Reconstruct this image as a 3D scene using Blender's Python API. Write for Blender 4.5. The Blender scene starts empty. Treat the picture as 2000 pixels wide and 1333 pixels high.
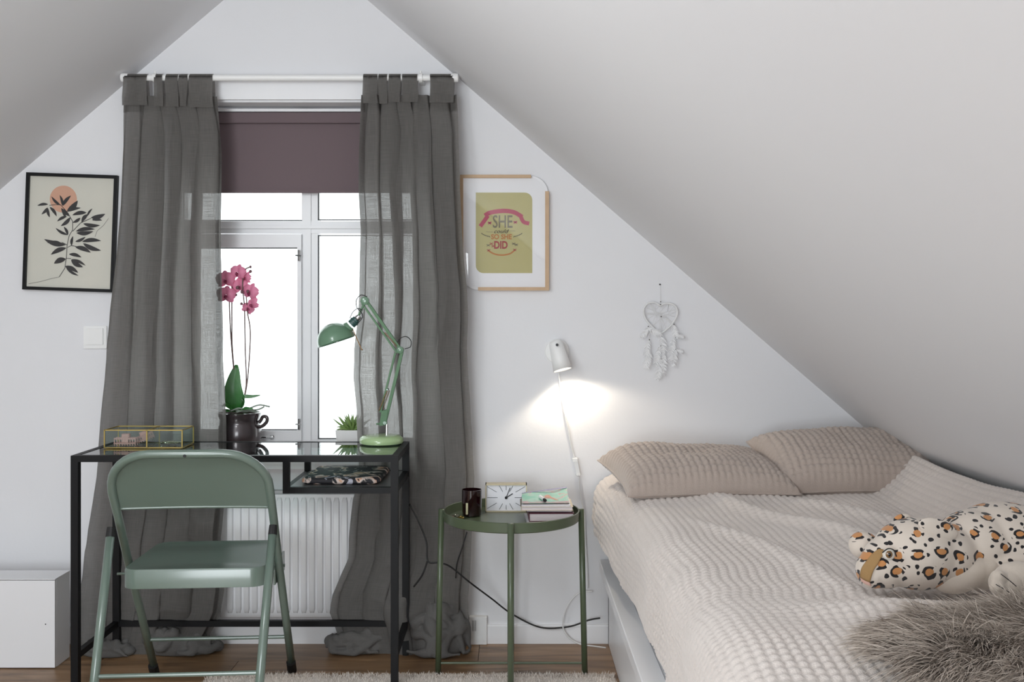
import bpy, math, random
import numpy as np
from mathutils import Vector, Matrix
random.seed(7); rng = np.random.default_rng(7)
PI = math.pi
SC = bpy.context.scene
COL = SC.collection
F = 2009.0; CX = 1000.0; CY = 610.0; CH = 1.19      # focal length in px (2000 px frame), horizon, eye height

def P(px, py, Y):                                  # pixel of the 2000x1333 frame at depth Y -> world point
    return Vector(((px-CX)*Y/F, Y, CH-(py-CY)*Y/F))

# ---------------------------------------------------------------- camera, world, lights
cam = bpy.data.cameras.new('camera'); co = bpy.data.objects.new('camera', cam); COL.objects.link(co)
co.location = (0, 0, CH); co.rotation_euler = (PI/2, 0, 0)
cam.sensor_width = 36; cam.lens = 36*F/2000; cam.shift_y = -(666.5-CY)/2000; cam.clip_start = .05
SC.camera = co
SC.view_settings.view_transform = 'Standard'; SC.view_settings.look = 'None'
SC.view_settings.gamma = 1; SC.view_settings.use_curve_mapping = False
SC.view_settings.exposure = 0.13
SC.cycles.max_bounces = 10; SC.cycles.diffuse_bounces = 6; SC.cycles.transparent_max_bounces = 16
SC.cycles.use_denoising = True
W = bpy.data.worlds.new('overcast_sky'); SC.world = W; W.use_nodes = True
W.node_tree.nodes['Background'].inputs[0].default_value = (.93, .97, 1, 1)
W.node_tree.nodes['Background'].inputs[1].default_value = 2.4

def area(name, loc, rot, sx, sy, power, color=(1, 1, 1)):
    l = bpy.data.lights.new(name, 'AREA'); l.shape = 'RECTANGLE'; l.size = sx; l.size_y = sy
    l.energy = power; l.color = color
    o = bpy.data.objects.new(name, l); COL.objects.link(o); o.location = loc; o.rotation_euler = rot
    return o
# added light for an assumed, unseen rear window behind the camera; none is built
area('assumed_rear_daylight', (-1.07, -1.52, 1.0), (PI/2, 0, 0), 1.38, 1.4, 66, (.89, .96, 1))
# unseen fill light above the frame, added to brighten the slopes and gable
pl = bpy.data.lights.new('ceiling_fill', 'POINT'); pl.energy = 27; pl.shadow_soft_size = .2; pl.color = (.94, .985, 1)
po = bpy.data.objects.new('ceiling_fill', pl); COL.objects.link(po); po.location = (-1.2, 1.45, 1.78)
# bulb of the small wall spot
sp = bpy.data.lights.new('wall_spot_bulb', 'SPOT'); sp.energy = 3.2; sp.spot_size = 2.5; sp.spot_blend = .35
sp.shadow_soft_size = .016; sp.color = (1, .88, .70)
so = bpy.data.objects.new('wall_spot_bulb', sp); COL.objects.link(so)

# ---------------------------------------------------------------- materials
def lin(h):
    h = h.lstrip('#'); c = [int(h[i:i+2], 16)/255 for i in (0, 2, 4)]
    return tuple((x/12.92 if x <= .04045 else ((x+.055)/1.055)**2.4) for x in c)+(1,)
def mat(name, col, rough=.5, metal=0, bump=None, var=None, sheen=0, spec=None, trans=0, coat=0, emis=None):
    m = bpy.data.materials.new(name); m.use_nodes = True; nt = m.node_tree; b = nt.nodes['Principled BSDF']
    c = lin(col) if isinstance(col, str) else tuple(col)+(1,)
    b.inputs['Base Color'].default_value = c; b.inputs['Roughness'].default_value = rough; b.inputs['Metallic'].default_value = metal
    if spec is not None: b.inputs['Specular IOR Level'].default_value = spec
    if sheen: b.inputs['Sheen Weight'].default_value = sheen
    if coat: b.inputs['Coat Weight'].default_value = coat; b.inputs['Coat Roughness'].default_value = .08
    if trans: b.inputs['Transmission Weight'].default_value = trans
    if emis: b.inputs['Emission Color'].default_value = c; b.inputs['Emission Strength'].default_value = emis
    tc = nt.nodes.new('ShaderNodeTexCoord')
    if bump:
        n = nt.nodes.new('ShaderNodeTexNoise'); n.inputs['Scale'].default_value = bump[0]; n.inputs['Detail'].default_value = 6
        nt.links.new(tc.outputs['Object'], n.inputs['Vector'])
        bn = nt.nodes.new('ShaderNodeBump'); bn.inputs['Strength'].default_value = bump[1]; bn.inputs['Distance'].default_value = .01
        nt.links.new(n.outputs[0], bn.inputs['Height']); nt.links.new(bn.outputs[0], b.inputs['Normal'])
    if var:      # (scale, colour2) mottled variation
        n = nt.nodes.new('ShaderNodeTexNoise'); n.inputs['Scale'].default_value = var[0]; n.inputs['Detail'].default_value = 5
        nt.links.new(tc.outputs['Object'], n.inputs['Vector'])
        mx = nt.nodes.new('ShaderNodeMix'); mx.data_type = 'RGBA'; mx.inputs[6].default_value = c; mx.inputs[7].default_value = lin(var[1])
        nt.links.new(n.outputs[0], mx.inputs[0]); nt.links.new(mx.outputs[2], b.inputs['Base Color'])
    return m
def ramp(nt, pts, interp='LINEAR'):
    r = nt.nodes.new('ShaderNodeValToRGB'); e = r.color_ramp.elements; r.color_ramp.interpolation = interp
    while len(e) < len(pts): e.new(.5)
    for i, (p, c) in enumerate(pts): e[i].position = p; e[i].color = lin(c) if isinstance(c, str) else c
    return r

M = {}
M['wall'] = mat('white_painted_plaster', '#e4e4e6', .85, bump=(60, .04), var=(2.5, '#e0e0e3'))
M['ceil'] = mat('white_ceiling_paint', '#e0e0e1', .8, bump=(7, .06), var=(1.5, '#dcdcdf'))
M['trim'] = mat('white_gloss_paint', '#eaeaec', .35, bump=(30, .02))
M['frame'] = mat('white_window_paint', '#dcdcde', .3)
M['gasket'] = mat('dark_gasket', '#3a3a3c', .6)
M['radiator'] = mat('radiator_enamel', '#ececee', .3)
M['black'] = mat('black_powder_coat', '#0c0c0e', .5, bump=(400, .05), spec=.25)
M['rubber'] = mat('black_rubber', '#0e0e0e', .6)
M['sage'] = mat('sage_green_enamel', '#64746a', .3, coat=.4)
M['sage'].node_tree.nodes['Principled BSDF'].inputs['Coat IOR'].default_value = 1.75; M['sage'].node_tree.nodes['Principled BSDF'].inputs['Coat Roughness'].default_value = .16
M['lampgreen'] = mat('lamp_green_enamel', '#64856c', .22, coat=.4)
M['armgreen'] = mat('green_arm_enamel', '#5f8062', .55, spec=.3)
M['olive'] = mat('olive_green_enamel', '#4d5842', .33, coat=.2)
M['brass'] = mat('brass', '#b09a5c', .3, .9)
M['chrome'] = mat('steel', '#b8b8b8', .2, 1)
M['spring'] = mat('copper_spring', '#b08a60', .35, .8)
M['white'] = mat('white_plastic', '#ebebea', .4)
M['whitelac'] = mat('white_lacquer', '#e6e6e8', .3)
M['blind'] = mat('mauve_blind_fabric', '#6b5c60', .8, bump=(500, .08))
M['mattress'] = mat('grey_mattress_fabric', '#b9b9bb', .9, bump=(300, .1))
M['oak'] = mat('light_oak', '#c8aa8a', .5, var=(40, '#b99a78'))
M['paper'] = mat('white_paper', '#e9e9ec', .6)
M['ink'] = mat('black_ink', '#1b191c', .7)
M['salmon'] = mat('salmon_print', '#d3a58c', .8, var=(60, '#c99a82'))
M['creamprint'] = mat('cream_print_paper', '#d6d2c6', .7, var=(9, '#c9c9bf'))
M['yellowprint'] = mat('yellow_print_paper', '#b8b07a', .6, var=(8, '#aea770'))
M['pinkink'] = mat('pink_ink', '#b9506a', .7, var=(60, '#a83f58'))
M['orangeink'] = mat('ochre_ink', '#b5763a', .7)
M['redink'] = mat('red_ink', '#a03a40', .7)
M['greyink'] = mat('grey_ink', '#77705c', .7)
M['pot'] = mat('dark_glazed_ceramic', '#35363c', .22, .3, var=(11, '#4a3530'), coat=.5)
M['leaf'] = mat('orchid_leaf', '#3f7a3a', .35, bump=(60, .05), var=(25, '#2f6a30'))
M['stem'] = mat('orchid_stem', '#6b5450', .5)
M['root'] = mat('grey_root', '#8d988c', .6)
M['petal'] = mat('pink_orchid_petal', '#e38fae', .55, bump=(90, .1), var=(70, '#d0708f'))
M['lip'] = mat('dark_orchid_lip', '#7e1f44', .5)
M['bud'] = mat('orchid_bud', '#6d4a50', .5)
M['succ'] = mat('succulent_leaf', '#8aa35c', .4, var=(40, '#6c8a50'))
M['soil'] = mat('soil', '#4a3a30', .9)
M['candle'] = mat('dark_red_glass', '#1c080b', .08, coat=.6)
M['wax'] = mat('dark_wax', '#3a1116', .5)
M['clockframe'] = mat('champagne_metal', '#b5a98c', .35, .5)
M['clockface'] = mat('white_clock_face', '#e8e8ec', .4)
M['dream'] = mat('white_wrapped_cord', '#dfdfdf', .8)
M['feather'] = mat('white_feather', '#ebebec', .9)
M['bead'] = mat('dark_bead', '#57504c', .4)
M['blackcable'] = mat('black_cable', '#151515', .5)
M['whitecable'] = mat('white_cable', '#dcdcdc', .45)
M['pinkplastic'] = mat('dusty_pink_plastic', '#c9958f', .4)
M['silver'] = mat('silver_jewellery', '#d0cdb8', .25, .9)
M['maroon'] = mat('maroon_cover', '#5c1f33', .5)
M['pages'] = mat('page_block', '#d9cfd0', .8, bump=(900, .2))
M['creambook'] = mat('cream_book', '#d8cbb4', .6)
M['darkbook'] = mat('dark_notebook', '#38181c', .5)
M['teal'] = mat('dark_teal_plastic', '#2d4f4c', .4)
M['cream_plush'] = mat('cream_plush', '#cdc1b4', .95, bump=(200, .15), sheen=.3)
M['brown_plush'] = mat('brown_plush', '#9a7a50', .95, bump=(200, .2))
M['rug'] = mat('cream_rug', '#d9d0c8', .95, bump=(120, .3))
M['bluesheet'] = mat('pale_blue_sheet', '#b9c0cf', .9, var=(30, '#dfe2e8'), bump=(40, .2))
M['bulb'] = mat('lit_bulb', (1, .93, .8), .5, emis=14)

def glass(name, tint, refl=.12, rough=0.0, body=None):
    m = bpy.data.materials.new(name); m.use_nodes = True; nt = m.node_tree; nt.nodes.clear()
    out = nt.nodes.new('ShaderNodeOutputMaterial'); tr = nt.nodes.new('ShaderNodeBsdfTransparent'); tr.inputs[0].default_value = lin(tint)
    gl = nt.nodes.new('ShaderNodeBsdfGlossy'); gl.inputs['Roughness'].default_value = rough
    fr = nt.nodes.new('ShaderNodeFresnel'); fr.inputs[0].default_value = 1.5
    mx = nt.nodes.new('ShaderNodeMixShader')
    ml = nt.nodes.new('ShaderNodeMath'); ml.operation = 'ADD'; ml.inputs[1].default_value = refl
    ml.use_clamp = True
    ge = nt.nodes.new('ShaderNodeNewGeometry'); fb = nt.nodes.new('ShaderNodeMath'); fb.operation = 'SUBTRACT'; fb.inputs[0].default_value = 1
    nt.links.new(ge.outputs['Backfacing'], fb.inputs[1]); m3 = nt.nodes.new('ShaderNodeMath'); m3.operation = 'MULTIPLY'
    nt.links.new(fr.outputs[0], ml.inputs[0]); nt.links.new(ml.outputs[0], m3.inputs[0]); nt.links.new(fb.outputs[0], m3.inputs[1]); nt.links.new(m3.outputs[0], mx.inputs[0])
    nt.links.new(tr.outputs[0], mx.inputs[1]); nt.links.new(gl.outputs[0], mx.inputs[2]); nt.links.new(mx.outputs[0], out.inputs[0])
    return m
M['glass'] = glass('window_glass', '#fbfdfc', .0)
M['picglass'] = glass('picture_glass', '#ffffff', .03)
M['deskglass'] = glass('desk_glass', '#c9dcd8', .17, .01)
M['boxglass'] = glass('box_glass', '#f1f8f6', .03)

def curtain_mat():
    m = bpy.data.materials.new('grey_sheer_linen'); m.use_nodes = True; nt = m.node_tree; nt.nodes.clear(); N = nt.nodes.new; L = nt.links.new
    out = N('ShaderNodeOutputMaterial'); uv = N('ShaderNodeUVMap')
    # slub weave: two stretched noises
    def thread(sx, sy):
        mp = N('ShaderNodeMapping'); mp.inputs['Scale'].default_value = (sx, sy, 1); L(uv.outputs[0], mp.inputs[0])
        n = N('ShaderNodeTexNoise'); n.inputs['Scale'].default_value = 1; n.inputs['Detail'].default_value = 3; L(mp.outputs[0], n.inputs['Vector']); return n
    a = thread(260, 12); b = thread(9, 420)
    ad = N('ShaderNodeMath'); ad.operation = 'ADD'; L(a.outputs[0], ad.inputs[0]); L(b.outputs[0], ad.inputs[1])
    rp = ramp(nt, [(.0, (0, 0, 0, 1)), (1, (1, 1, 1, 1))]); mr = N('ShaderNodeMapRange'); mr.inputs[1].default_value = .7; mr.inputs[2].default_value = 1.3
    L(ad.outputs[0], mr.inputs[0])
    c1 = N('ShaderNodeMix'); c1.data_type = 'RGBA'; c1.inputs[6].default_value = lin('#6c6a68'); c1.inputs[7].default_value = lin('#7f7c79'); L(mr.outputs[0], c1.inputs[0])
    d = N('ShaderNodeBsdfDiffuse'); L(c1.outputs[2], d.inputs[0])
    t = N('ShaderNodeBsdfTranslucent'); t.inputs[0].default_value = lin('#a5a29e')
    tp = N('ShaderNodeBsdfTransparent')
    mx = N('ShaderNodeMixShader'); mx.inputs[0].default_value = .42; L(d.outputs[0], mx.inputs[1]); L(t.outputs[0], mx.inputs[2])
    th = N('ShaderNodeMapRange'); th.inputs[1].default_value = 0; th.inputs[2].default_value = 1; th.inputs[3].default_value = .13; th.inputs[4].default_value = .01; L(mr.outputs[0], th.inputs[0])
    m2 = N('ShaderNodeMixShader'); L(th.outputs[0], m2.inputs[0]); L(mx.outputs[0], m2.inputs[1]); L(tp.outputs[0], m2.inputs[2])
    bp = N('ShaderNodeBump'); bp.inputs['Strength'].default_value = .25; bp.inputs['Distance'].default_value = .002; L(mr.outputs[0], bp.inputs['Height']); L(bp.outputs[0], d.inputs['Normal'])
    L(m2.outputs[0], out.inputs[0]); return m
M['curtain'] = curtain_mat()
M['hem'] = mat('grey_linen_double', '#5f5d5b', .95, bump=(300, .2))

def plank_mat():
    m = bpy.data.materials.new('oak_laminate'); m.use_nodes = True; nt = m.node_tree; b = nt.nodes['Principled BSDF']; N = nt.nodes.new; L = nt.links.new
    tc = N('ShaderNodeTexCoord'); oi = N('ShaderNodeObjectInfo')
    ad = N('ShaderNodeVectorMath'); ad.operation = 'ADD'; cb = N('ShaderNodeCombineXYZ'); mu = N('ShaderNodeMath'); mu.operation = 'MULTIPLY'; mu.inputs[1].default_value = 37
    L(oi.outputs['Random'], mu.inputs[0]); L(mu.outputs[0], cb.inputs[0]); L(mu.outputs[0], cb.inputs[2]); L(tc.outputs['Object'], ad.inputs[0]); L(cb.outputs[0], ad.inputs[1])
    mp = N('ShaderNodeMapping'); mp.inputs['Scale'].default_value = (1.6, 11, 1); L(ad.outputs[0], mp.inputs[0])
    n = N('ShaderNodeTexNoise'); n.inputs['Scale'].default_value = 1.6; n.inputs['Detail'].default_value = 6; n.inputs['Distortion'].default_value = 1.2; L(mp.outputs[0], n.inputs['Vector'])
    r = ramp(nt, [(.3, '#634a34'), (.5, '#87684a'), (.7, '#9d7d5e')]); L(n.outputs[0], r.inputs[0])
    mp2 = N('ShaderNodeMapping'); mp2.inputs['Scale'].default_value = (4, 160, 1); L(ad.outputs[0], mp2.inputs[0])
    n2 = N('ShaderNodeTexNoise'); n2.inputs['Scale'].default_value = 1; n2.inputs['Detail'].default_value = 3; L(mp2.outputs[0], n2.inputs['Vector'])
    hs = N('ShaderNodeHueSaturation'); mr = N('ShaderNodeMapRange'); mr.inputs[3].default_value = .75; mr.inputs[4].default_value = 1.2; L(n2.outputs[0], mr.inputs[0]); L(mr.outputs[0], hs.inputs['Value'])
    L(r.outputs[0], hs.inputs['Color']); L(hs.outputs[0], b.inputs['Base Color']); b.inputs['Roughness'].default_value = .38
    bp = N('ShaderNodeBump'); bp.inputs['Strength'].default_value = .1; bp.inputs['Distance'].default_value = .002; L(n2.outputs[0], bp.inputs['Height']); L(bp.outputs[0], b.inputs['Normal'])
    return m
M['plank'] = plank_mat()

def waffle_mat(name, c1, c2):
    m = mat(name, c1, .95, bump=(350, .25), sheen=.35, var=(5, c2)); return m
M['blanket'] = waffle_mat('beige_waffle_plush', '#d8cfc9', '#ccc2bb')
M['pillow'] = waffle_mat('taupe_waffle_plush', '#b5a79d', '#ab9c93')

def leopard_mat():
    m = bpy.data.materials.new('leopard_plush'); m.use_nodes = True; nt = m.node_tree; b = nt.nodes['Principled BSDF']; N = nt.nodes.new; L = nt.links.new
    tc = N('ShaderNodeTexCoord')
    nz = N('ShaderNodeTexNoise'); nz.inputs['Scale'].default_value = 32; nz.inputs['Detail'].default_value = 1.5; L(tc.outputs['Object'], nz.inputs['Vector'])
    sb = N('ShaderNodeVectorMath'); sb.operation = 'SUBTRACT'; sb.inputs[1].default_value = (.5, .5, .5); L(nz.outputs['Color'], sb.inputs[0])
    sc = N('ShaderNodeVectorMath'); sc.operation = 'SCALE'; sc.inputs['Scale'].default_value = .018; L(sb.outputs[0], sc.inputs[0])
    ad = N('ShaderNodeVectorMath'); ad.operation = 'ADD'; sx3 = N('ShaderNodeSeparateXYZ'); L(tc.outputs['Object'], sx3.inputs[0]); yz = N('ShaderNodeMath'); yz.operation = 'ADD'; ym = N('ShaderNodeMath'); ym.operation = 'MULTIPLY'; ym.inputs[1].default_value = .35; L(sx3.outputs[1], ym.inputs[0]); L(ym.outputs[0], yz.inputs[0]); L(sx3.outputs[2], yz.inputs[1])
    cb = N('ShaderNodeCombineXYZ'); L(sx3.outputs[0], cb.inputs[0]); L(yz.outputs[0], cb.inputs[1])
    L(cb.outputs[0], ad.inputs[0]); L(sc.outputs[0], ad.inputs[1])
    v = N('ShaderNodeTexVoronoi'); v.voronoi_dimensions = '2D'; v.inputs['Scale'].default_value = 24; v.inputs['Randomness'].default_value = .7; L(ad.outputs[0], v.inputs['Vector'])
    n2 = N('ShaderNodeTexNoise'); n2.inputs['Scale'].default_value = 75; n2.inputs['Detail'].default_value = 0; L(tc.outputs['Object'], n2.inputs['Vector'])
    core = ramp(nt, [(0, '#bb8250'), (.19, '#cfc3b7')], 'CONSTANT'); L(v.outputs['Distance'], core.inputs[0])
    # ring: distance between .2 and .36, broken by noise
    g1 = N('ShaderNodeMath'); g1.operation = 'GREATER_THAN'; g1.inputs[1].default_value = .17; L(v.outputs['Distance'], g1.inputs[0])
    g2 = N('ShaderNodeMath'); g2.operation = 'LESS_THAN'; g2.inputs[1].default_value = .31; L(v.outputs['Distance'], g2.inputs[0])
    g3 = N('ShaderNodeMath'); g3.operation = 'GREATER_THAN'; g3.inputs[1].default_value = .46; L(n2.outputs[0], g3.inputs[0])
    p1 = N('ShaderNodeMath'); p1.operation = 'MULTIPLY'; L(g1.outputs[0], p1.inputs[0]); L(g2.outputs[0], p1.inputs[1])
    p2 = N('ShaderNodeMath'); p2.operation = 'MULTIPLY'; L(p1.outputs[0], p2.inputs[0]); L(g3.outputs[0], p2.inputs[1])
    v2 = N('ShaderNodeTexVoronoi'); v2.voronoi_dimensions = '2D'; v2.inputs['Scale'].default_value = 52; L(ad.outputs[0], v2.inputs['Vector'])
    h1 = N('ShaderNodeMath'); h1.operation = 'LESS_THAN'; h1.inputs[1].default_value = .2; L(v2.outputs['Distance'], h1.inputs[0])
    h2 = N('ShaderNodeMath'); h2.operation = 'GREATER_THAN'; h2.inputs[1].default_value = .40; L(v.outputs['Distance'], h2.inputs[0])
    h3 = N('ShaderNodeMath'); h3.operation = 'MULTIPLY'; L(h1.outputs[0], h3.inputs[0]); L(h2.outputs[0], h3.inputs[1])
    h4 = N('ShaderNodeMath'); h4.operation = 'MAXIMUM'; L(h3.outputs[0], h4.inputs[0]); L(p2.outputs[0], h4.inputs[1]); p2 = h4
    mx = N('ShaderNodeMix'); mx.data_type = 'RGBA'; mx.inputs[7].default_value = lin('#1d1a1c'); L(p2.outputs[0], mx.inputs[0]); L(core.outputs[0], mx.inputs[6])
    L(mx.outputs[2], b.inputs['Base Color']); b.inputs['Roughness'].default_value = .95; b.inputs['Sheen Weight'].default_value = .2
    return m
M['leopard'] = leopard_mat()

def ramp_noise_mat(name, scale, pts, rough=.6, interp='CONSTANT', distort=1.5):
    m = bpy.data.materials.new(name); m.use_nodes = True; nt = m.node_tree; b = nt.nodes['Principled BSDF']
    tc = nt.nodes.new('ShaderNodeTexCoord'); n = nt.nodes.new('ShaderNodeTexNoise'); n.inputs['Scale'].default_value = scale
    n.inputs['Detail'].default_value = 4; n.inputs['Distortion'].default_value = distort; nt.links.new(tc.outputs['Object'], n.inputs['Vector'])
    r = ramp(nt, pts, interp); nt.links.new(n.outputs[0], r.inputs[0]); nt.links.new(r.outputs[0], b.inputs['Base Color'])
    b.inputs['Roughness'].default_value = rough; return m
M['floral'] = ramp_noise_mat('floral_sleeve_fabric', 13, [(0, '#a9a9b4'), (.36, '#1b191e'), (.54, '#8d8580'), (.56, '#cbb9b0'), (.61, '#c49a80'), (.66, '#232028')], .7)
M['cover'] = ramp_noise_mat('beach_magazine_cover', 16, [(0, '#6fb9a6'), (.4, '#83c4ae'), (.55, '#a6cdbc'), (.62, '#c9a8a0'), (.75, '#8c89a6')], .3, 'LINEAR')

def hair_mat(name, c1, c2):
    m = bpy.data.materials.new(name); m.use_nodes = True; nt = m.node_tree; b = nt.nodes['Principled BSDF']
    a = nt.nodes.new('ShaderNodeAttribute'); a.attribute_name = 'tone'
    mx = nt.nodes.new('ShaderNodeMix'); mx.data_type = 'RGBA'; mx.inputs[6].default_value = lin(c1); mx.inputs[7].default_value = lin(c2)
    nt.links.new(a.outputs['Fac'], mx.inputs[0]); nt.links.new(mx.outputs[2], b.inputs['Base Color'])
    b.inputs['Roughness'].default_value = .6; b.inputs['Specular IOR Level'].default_value = .25; return m
M['fur'] = hair_mat('grey_brown_fur', '#64584e', '#d4c7bb')
M['pile'] = hair_mat('cream_pile', '#cdc2b8', '#e4dcd4')

# ---------------------------------------------------------------- noise
def _h(ix, iy, s):
    v = np.sin(ix*127.1+iy*311.7+s*74.7)*43758.5453
    return v-np.floor(v)
def vn(x, y, s=0):
    x = np.asarray(x, float); y = np.asarray(y, float); ix = np.floor(x); iy = np.floor(y); fx = x-ix; fy = y-iy
    fx = fx*fx*fx*(fx*(fx*6-15)+10); fy = fy*fy*fy*(fy*(fy*6-15)+10)
    a = _h(ix, iy, s); b = _h(ix+1, iy, s); c = _h(ix, iy+1, s); d = _h(ix+1, iy+1, s)
    return (a+(b-a)*fx+(c-a)*fy+(a-b-c+d)*fx*fy)*2-1
def fbm(x, y, s=0, o=3):
    t = 0; a = 1
    for k in range(o): t = t+a*vn(x*2**k, y*2**k, s+k*11); a *= .5
    return t
def ridge(x, y, s=0, o=2):
    t = 0; a = 1
    for k in range(o): t = t+a*(1-np.abs(vn(x*2**k, y*2**k, s+k*7))*2); a *= .45
    return t
def sstep(a, b, x):
    t = np.clip((np.asarray(x, float)-a)/(b-a), 0, 1); return t*t*(3-2*t)

# ---------------------------------------------------------------- mesh builder
class MB:
    def __init__(s, T=None): s.v = []; s.f = []; s.T = T; s.uv = None
    def add(s, vs, fs):
        o = len(s.v); s.v += [tuple(v) for v in vs]; s.f += [tuple(i+o for i in f) for f in fs]; return s
    def box(s, x0, x1, y0, y1, z0, z1, bev=0):
        if x0 > x1: x0, x1 = x1, x0
        if y0 > y1: y0, y1 = y1, y0
        if z0 > z1: z0, z1 = z1, z0
        if not bev:
            return s.add([(x, y, z) for z in (z0, z1) for y in (y0, y1) for x in (x0, x1)],
                  [(0, 2, 3, 1), (4, 5, 7, 6), (0, 1, 5, 4), (2, 6, 7, 3), (0, 4, 6, 2), (1, 3, 7, 5)])
        # rounded-vertical box with chamfered top/bottom
        pts = rrect(x0, x1, y0, y1, bev, 4); ins = rrect(x0+bev*.4, x1-bev*.4, y0+bev*.4, y1-bev*.4, bev*.8, 4)
        b = bev*.4
        rings = [[(x, y, z0) for x, y in ins], [(x, y, z0+b) for x, y in pts], [(x, y, z1-b) for x, y in pts], [(x, y, z1) for x, y in ins]]
        return s.rings(rings, cap=True)
    def obox(s, c, ax, ay, az):   # oriented box: centre and half-axis vectors
        c, ax, ay, az = map(Vector, (c, ax, ay, az))
        return s.add([c+i*ax+j*ay+k*az for k in (-1, 1) for j in (-1, 1) for i in (-1, 1)],
                  [(0, 2, 3, 1), (4, 5, 7, 6), (0, 1, 5, 4), (2, 6, 7, 3), (0, 4, 6, 2), (1, 3, 7, 5)])
    def rings(s, rings, cap=True, closed=True):
        n = len(rings[0]); o = len(s.v); fs = []
        for r in rings: s.v += [tuple(p) for p in r]
        m = n if closed else n-1
        for k in range(len(rings)-1):
            for i in range(m):
                j = (i+1) % n; fs.append((o+k*n+i, o+k*n+j, o+(k+1)*n+j, o+(k+1)*n+i))
        if cap: fs.append(tuple(o+i for i in reversed(range(n)))); fs.append(tuple(o+(len(rings)-1)*n+i for i in range(n)))
        s.f += fs; return s
    def tube(s, pts, r, n=8, cap=True, closed=False):
        pts = [Vector(p) for p in pts]; R = r if hasattr(r, '__len__') else [r]*len(pts)
        rings = []; N = len(pts)
        t0 = (pts[1]-pts[0]).normalized(); up = Vector((0, 0, 1)) if abs(t0.z) < .9 else Vector((0, 1, 0))
        u = t0.cross(up).normalized()
        for i, p in enumerate(pts):
            a = pts[(i-1) % N] if closed or i > 0 else p; b = pts[(i+1) % N] if closed or i < N-1 else p
            t = (b-a).normalized(); u = (u-t*u.dot(t)).normalized(); w = t.cross(u)
            rings.append([p+(u*math.cos(2*PI*k/n)+w*math.sin(2*PI*k/n))*R[i] for k in range(n)])
        if closed: rings.append(rings[0]); cap = False
        return s.rings(rings, cap)
    def sqtube(s, a, b, h):       # square tube between axis-aligned ends
        a = Vector(a); b = Vector(b)
        lo = [min(a[i], b[i])-h for i in range(3)]; hi = [max(a[i], b[i])+h for i in range(3)]
        return s.box(lo[0], hi[0], lo[1], hi[1], lo[2], hi[2])
    def lathe(s, prof, c, axis=(0, 0, 1), n=32, cap=True):
        ax = Vector(axis).normalized(); up = Vector((0, 0, 1)) if abs(ax.z) < .9 else Vector((1, 0, 0))
        u = ax.cross(up).normalized(); w = ax.cross(u); c = Vector(c)
        return s.rings([[c+ax*h+(u*math.cos(2*PI*k/n)+w*math.sin(2*PI*k/n))*r for k in range(n)] for r, h in prof], cap)
    def ell(s, c, rx, ry, rz, n=12, m=8):
        c = Vector(c); rings = []
        for i in range(1, m):
            a = PI*i/m; rings.append([c+Vector((rx*math.sin(a)*math.cos(2*PI*k/n), ry*math.sin(a)*math.sin(2*PI*k/n), -rz*math.cos(a))) for k in range(n)])
        return s.rings(rings, True)
    def poly(s, pts, nrm, th):   # extruded polygon (list of 3d points), extruded by th along nrm
        nrm = Vector(nrm)*th; a = [Vector(p) for p in pts]; b = [p+nrm for p in a]
        return s.rings([a, b], True)
    def grid(s, X, Y, Z, uv=None):
        n, m = X.shape; o = len(s.v); s.v += list(zip(X.ravel().tolist(), Y.ravel().tolist(), Z.ravel().tolist()))
        i = np.arange(n-1)[:, None]*m+np.arange(m-1)[None, :]+o; i = i.ravel()
        s.f += list(zip(i.tolist(), (i+1).tolist(), (i+m+1).tolist(), (i+m).tolist()))
        if uv is not None: s.uv = (uv[0].ravel(), uv[1].ravel())
        return s
    def build(s, name, m, parent=None, smooth=False, angle=None):
        me = bpy.data.meshes.new(name); vs = s.v
        if s.T is not None: vs = [tuple(s.T @ Vector(v)) for v in vs]
        me.from_pydata(vs, [], s.f); me.update()
        if s.uv is not None:
            uvl = me.uv_layers.new(name='UVMap'); li = np.empty(len(me.loops), np.int32); me.loops.foreach_get('vertex_index', li)
            a = np.stack([s.uv[0][li], s.uv[1][li]], 1).ravel(); uvl.data.foreach_set('uv', a.astype(np.float32))
        if m is not None: me.materials.append(m if not isinstance(m, str) else M[m])
        if smooth or angle:
            me.polygons.foreach_set('use_smooth', [True]*len(me.polygons))
            if angle: me.set_sharp_from_angle(angle=math.radians(angle))
        o = bpy.data.objects.new(name, me); COL.objects.link(o)
        if parent is not None: attach(o, parent)
        return o
def attach(o, parent):
    o.parent = parent
    if parent.get('_base'): o.matrix_parent_inverse = Matrix.Translation(-Vector(parent.location))
def rrect(x0, x1, y0, y1, r, n=6):
    out = []
    for cx, cy, a0 in ((x1-r, y1-r, 0), (x0+r, y1-r, PI/2), (x0+r, y0+r, PI), (x1-r, y0+r, 1.5*PI)):
        for k in range(n+1):
            a = a0+PI/2*k/n; out.append((cx+r*math.cos(a), cy+r*math.sin(a)))
    return out
def catmull(pts, n=8):
    pts = [Vector(p) for p in pts]; q = [pts[0]*2-pts[1]]+pts+[pts[-1]*2-pts[-2]]; out = []
    for i in range(1, len(q)-2):
        for k in range(n):
            t = k/n; a, b, c, d = q[i-1], q[i], q[i+1], q[i+2]
            out.append(.5*((2*b)+(c-a)*t+(2*a-5*b+4*c-d)*t*t+(3*b-a-3*c+d)*t**3))
    out.append(pts[-1]); return out
def thing(name, label, cat, loc, group=None):
    o = bpy.data.objects.new(name, None); o.empty_display_size = .05; COL.objects.link(o); o.location = loc
    o['label'] = label; o['category'] = cat; o['_base'] = 1
    if group: o['group'] = group
    return o
def tag(o, label, cat, group=None, kind=None):
    if label: o['label'] = label
    if cat: o['category'] = cat
    if group: o['group'] = group
    if kind: o['kind'] = kind
    return o
def struct(o): o['kind'] = 'structure'; return o

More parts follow.
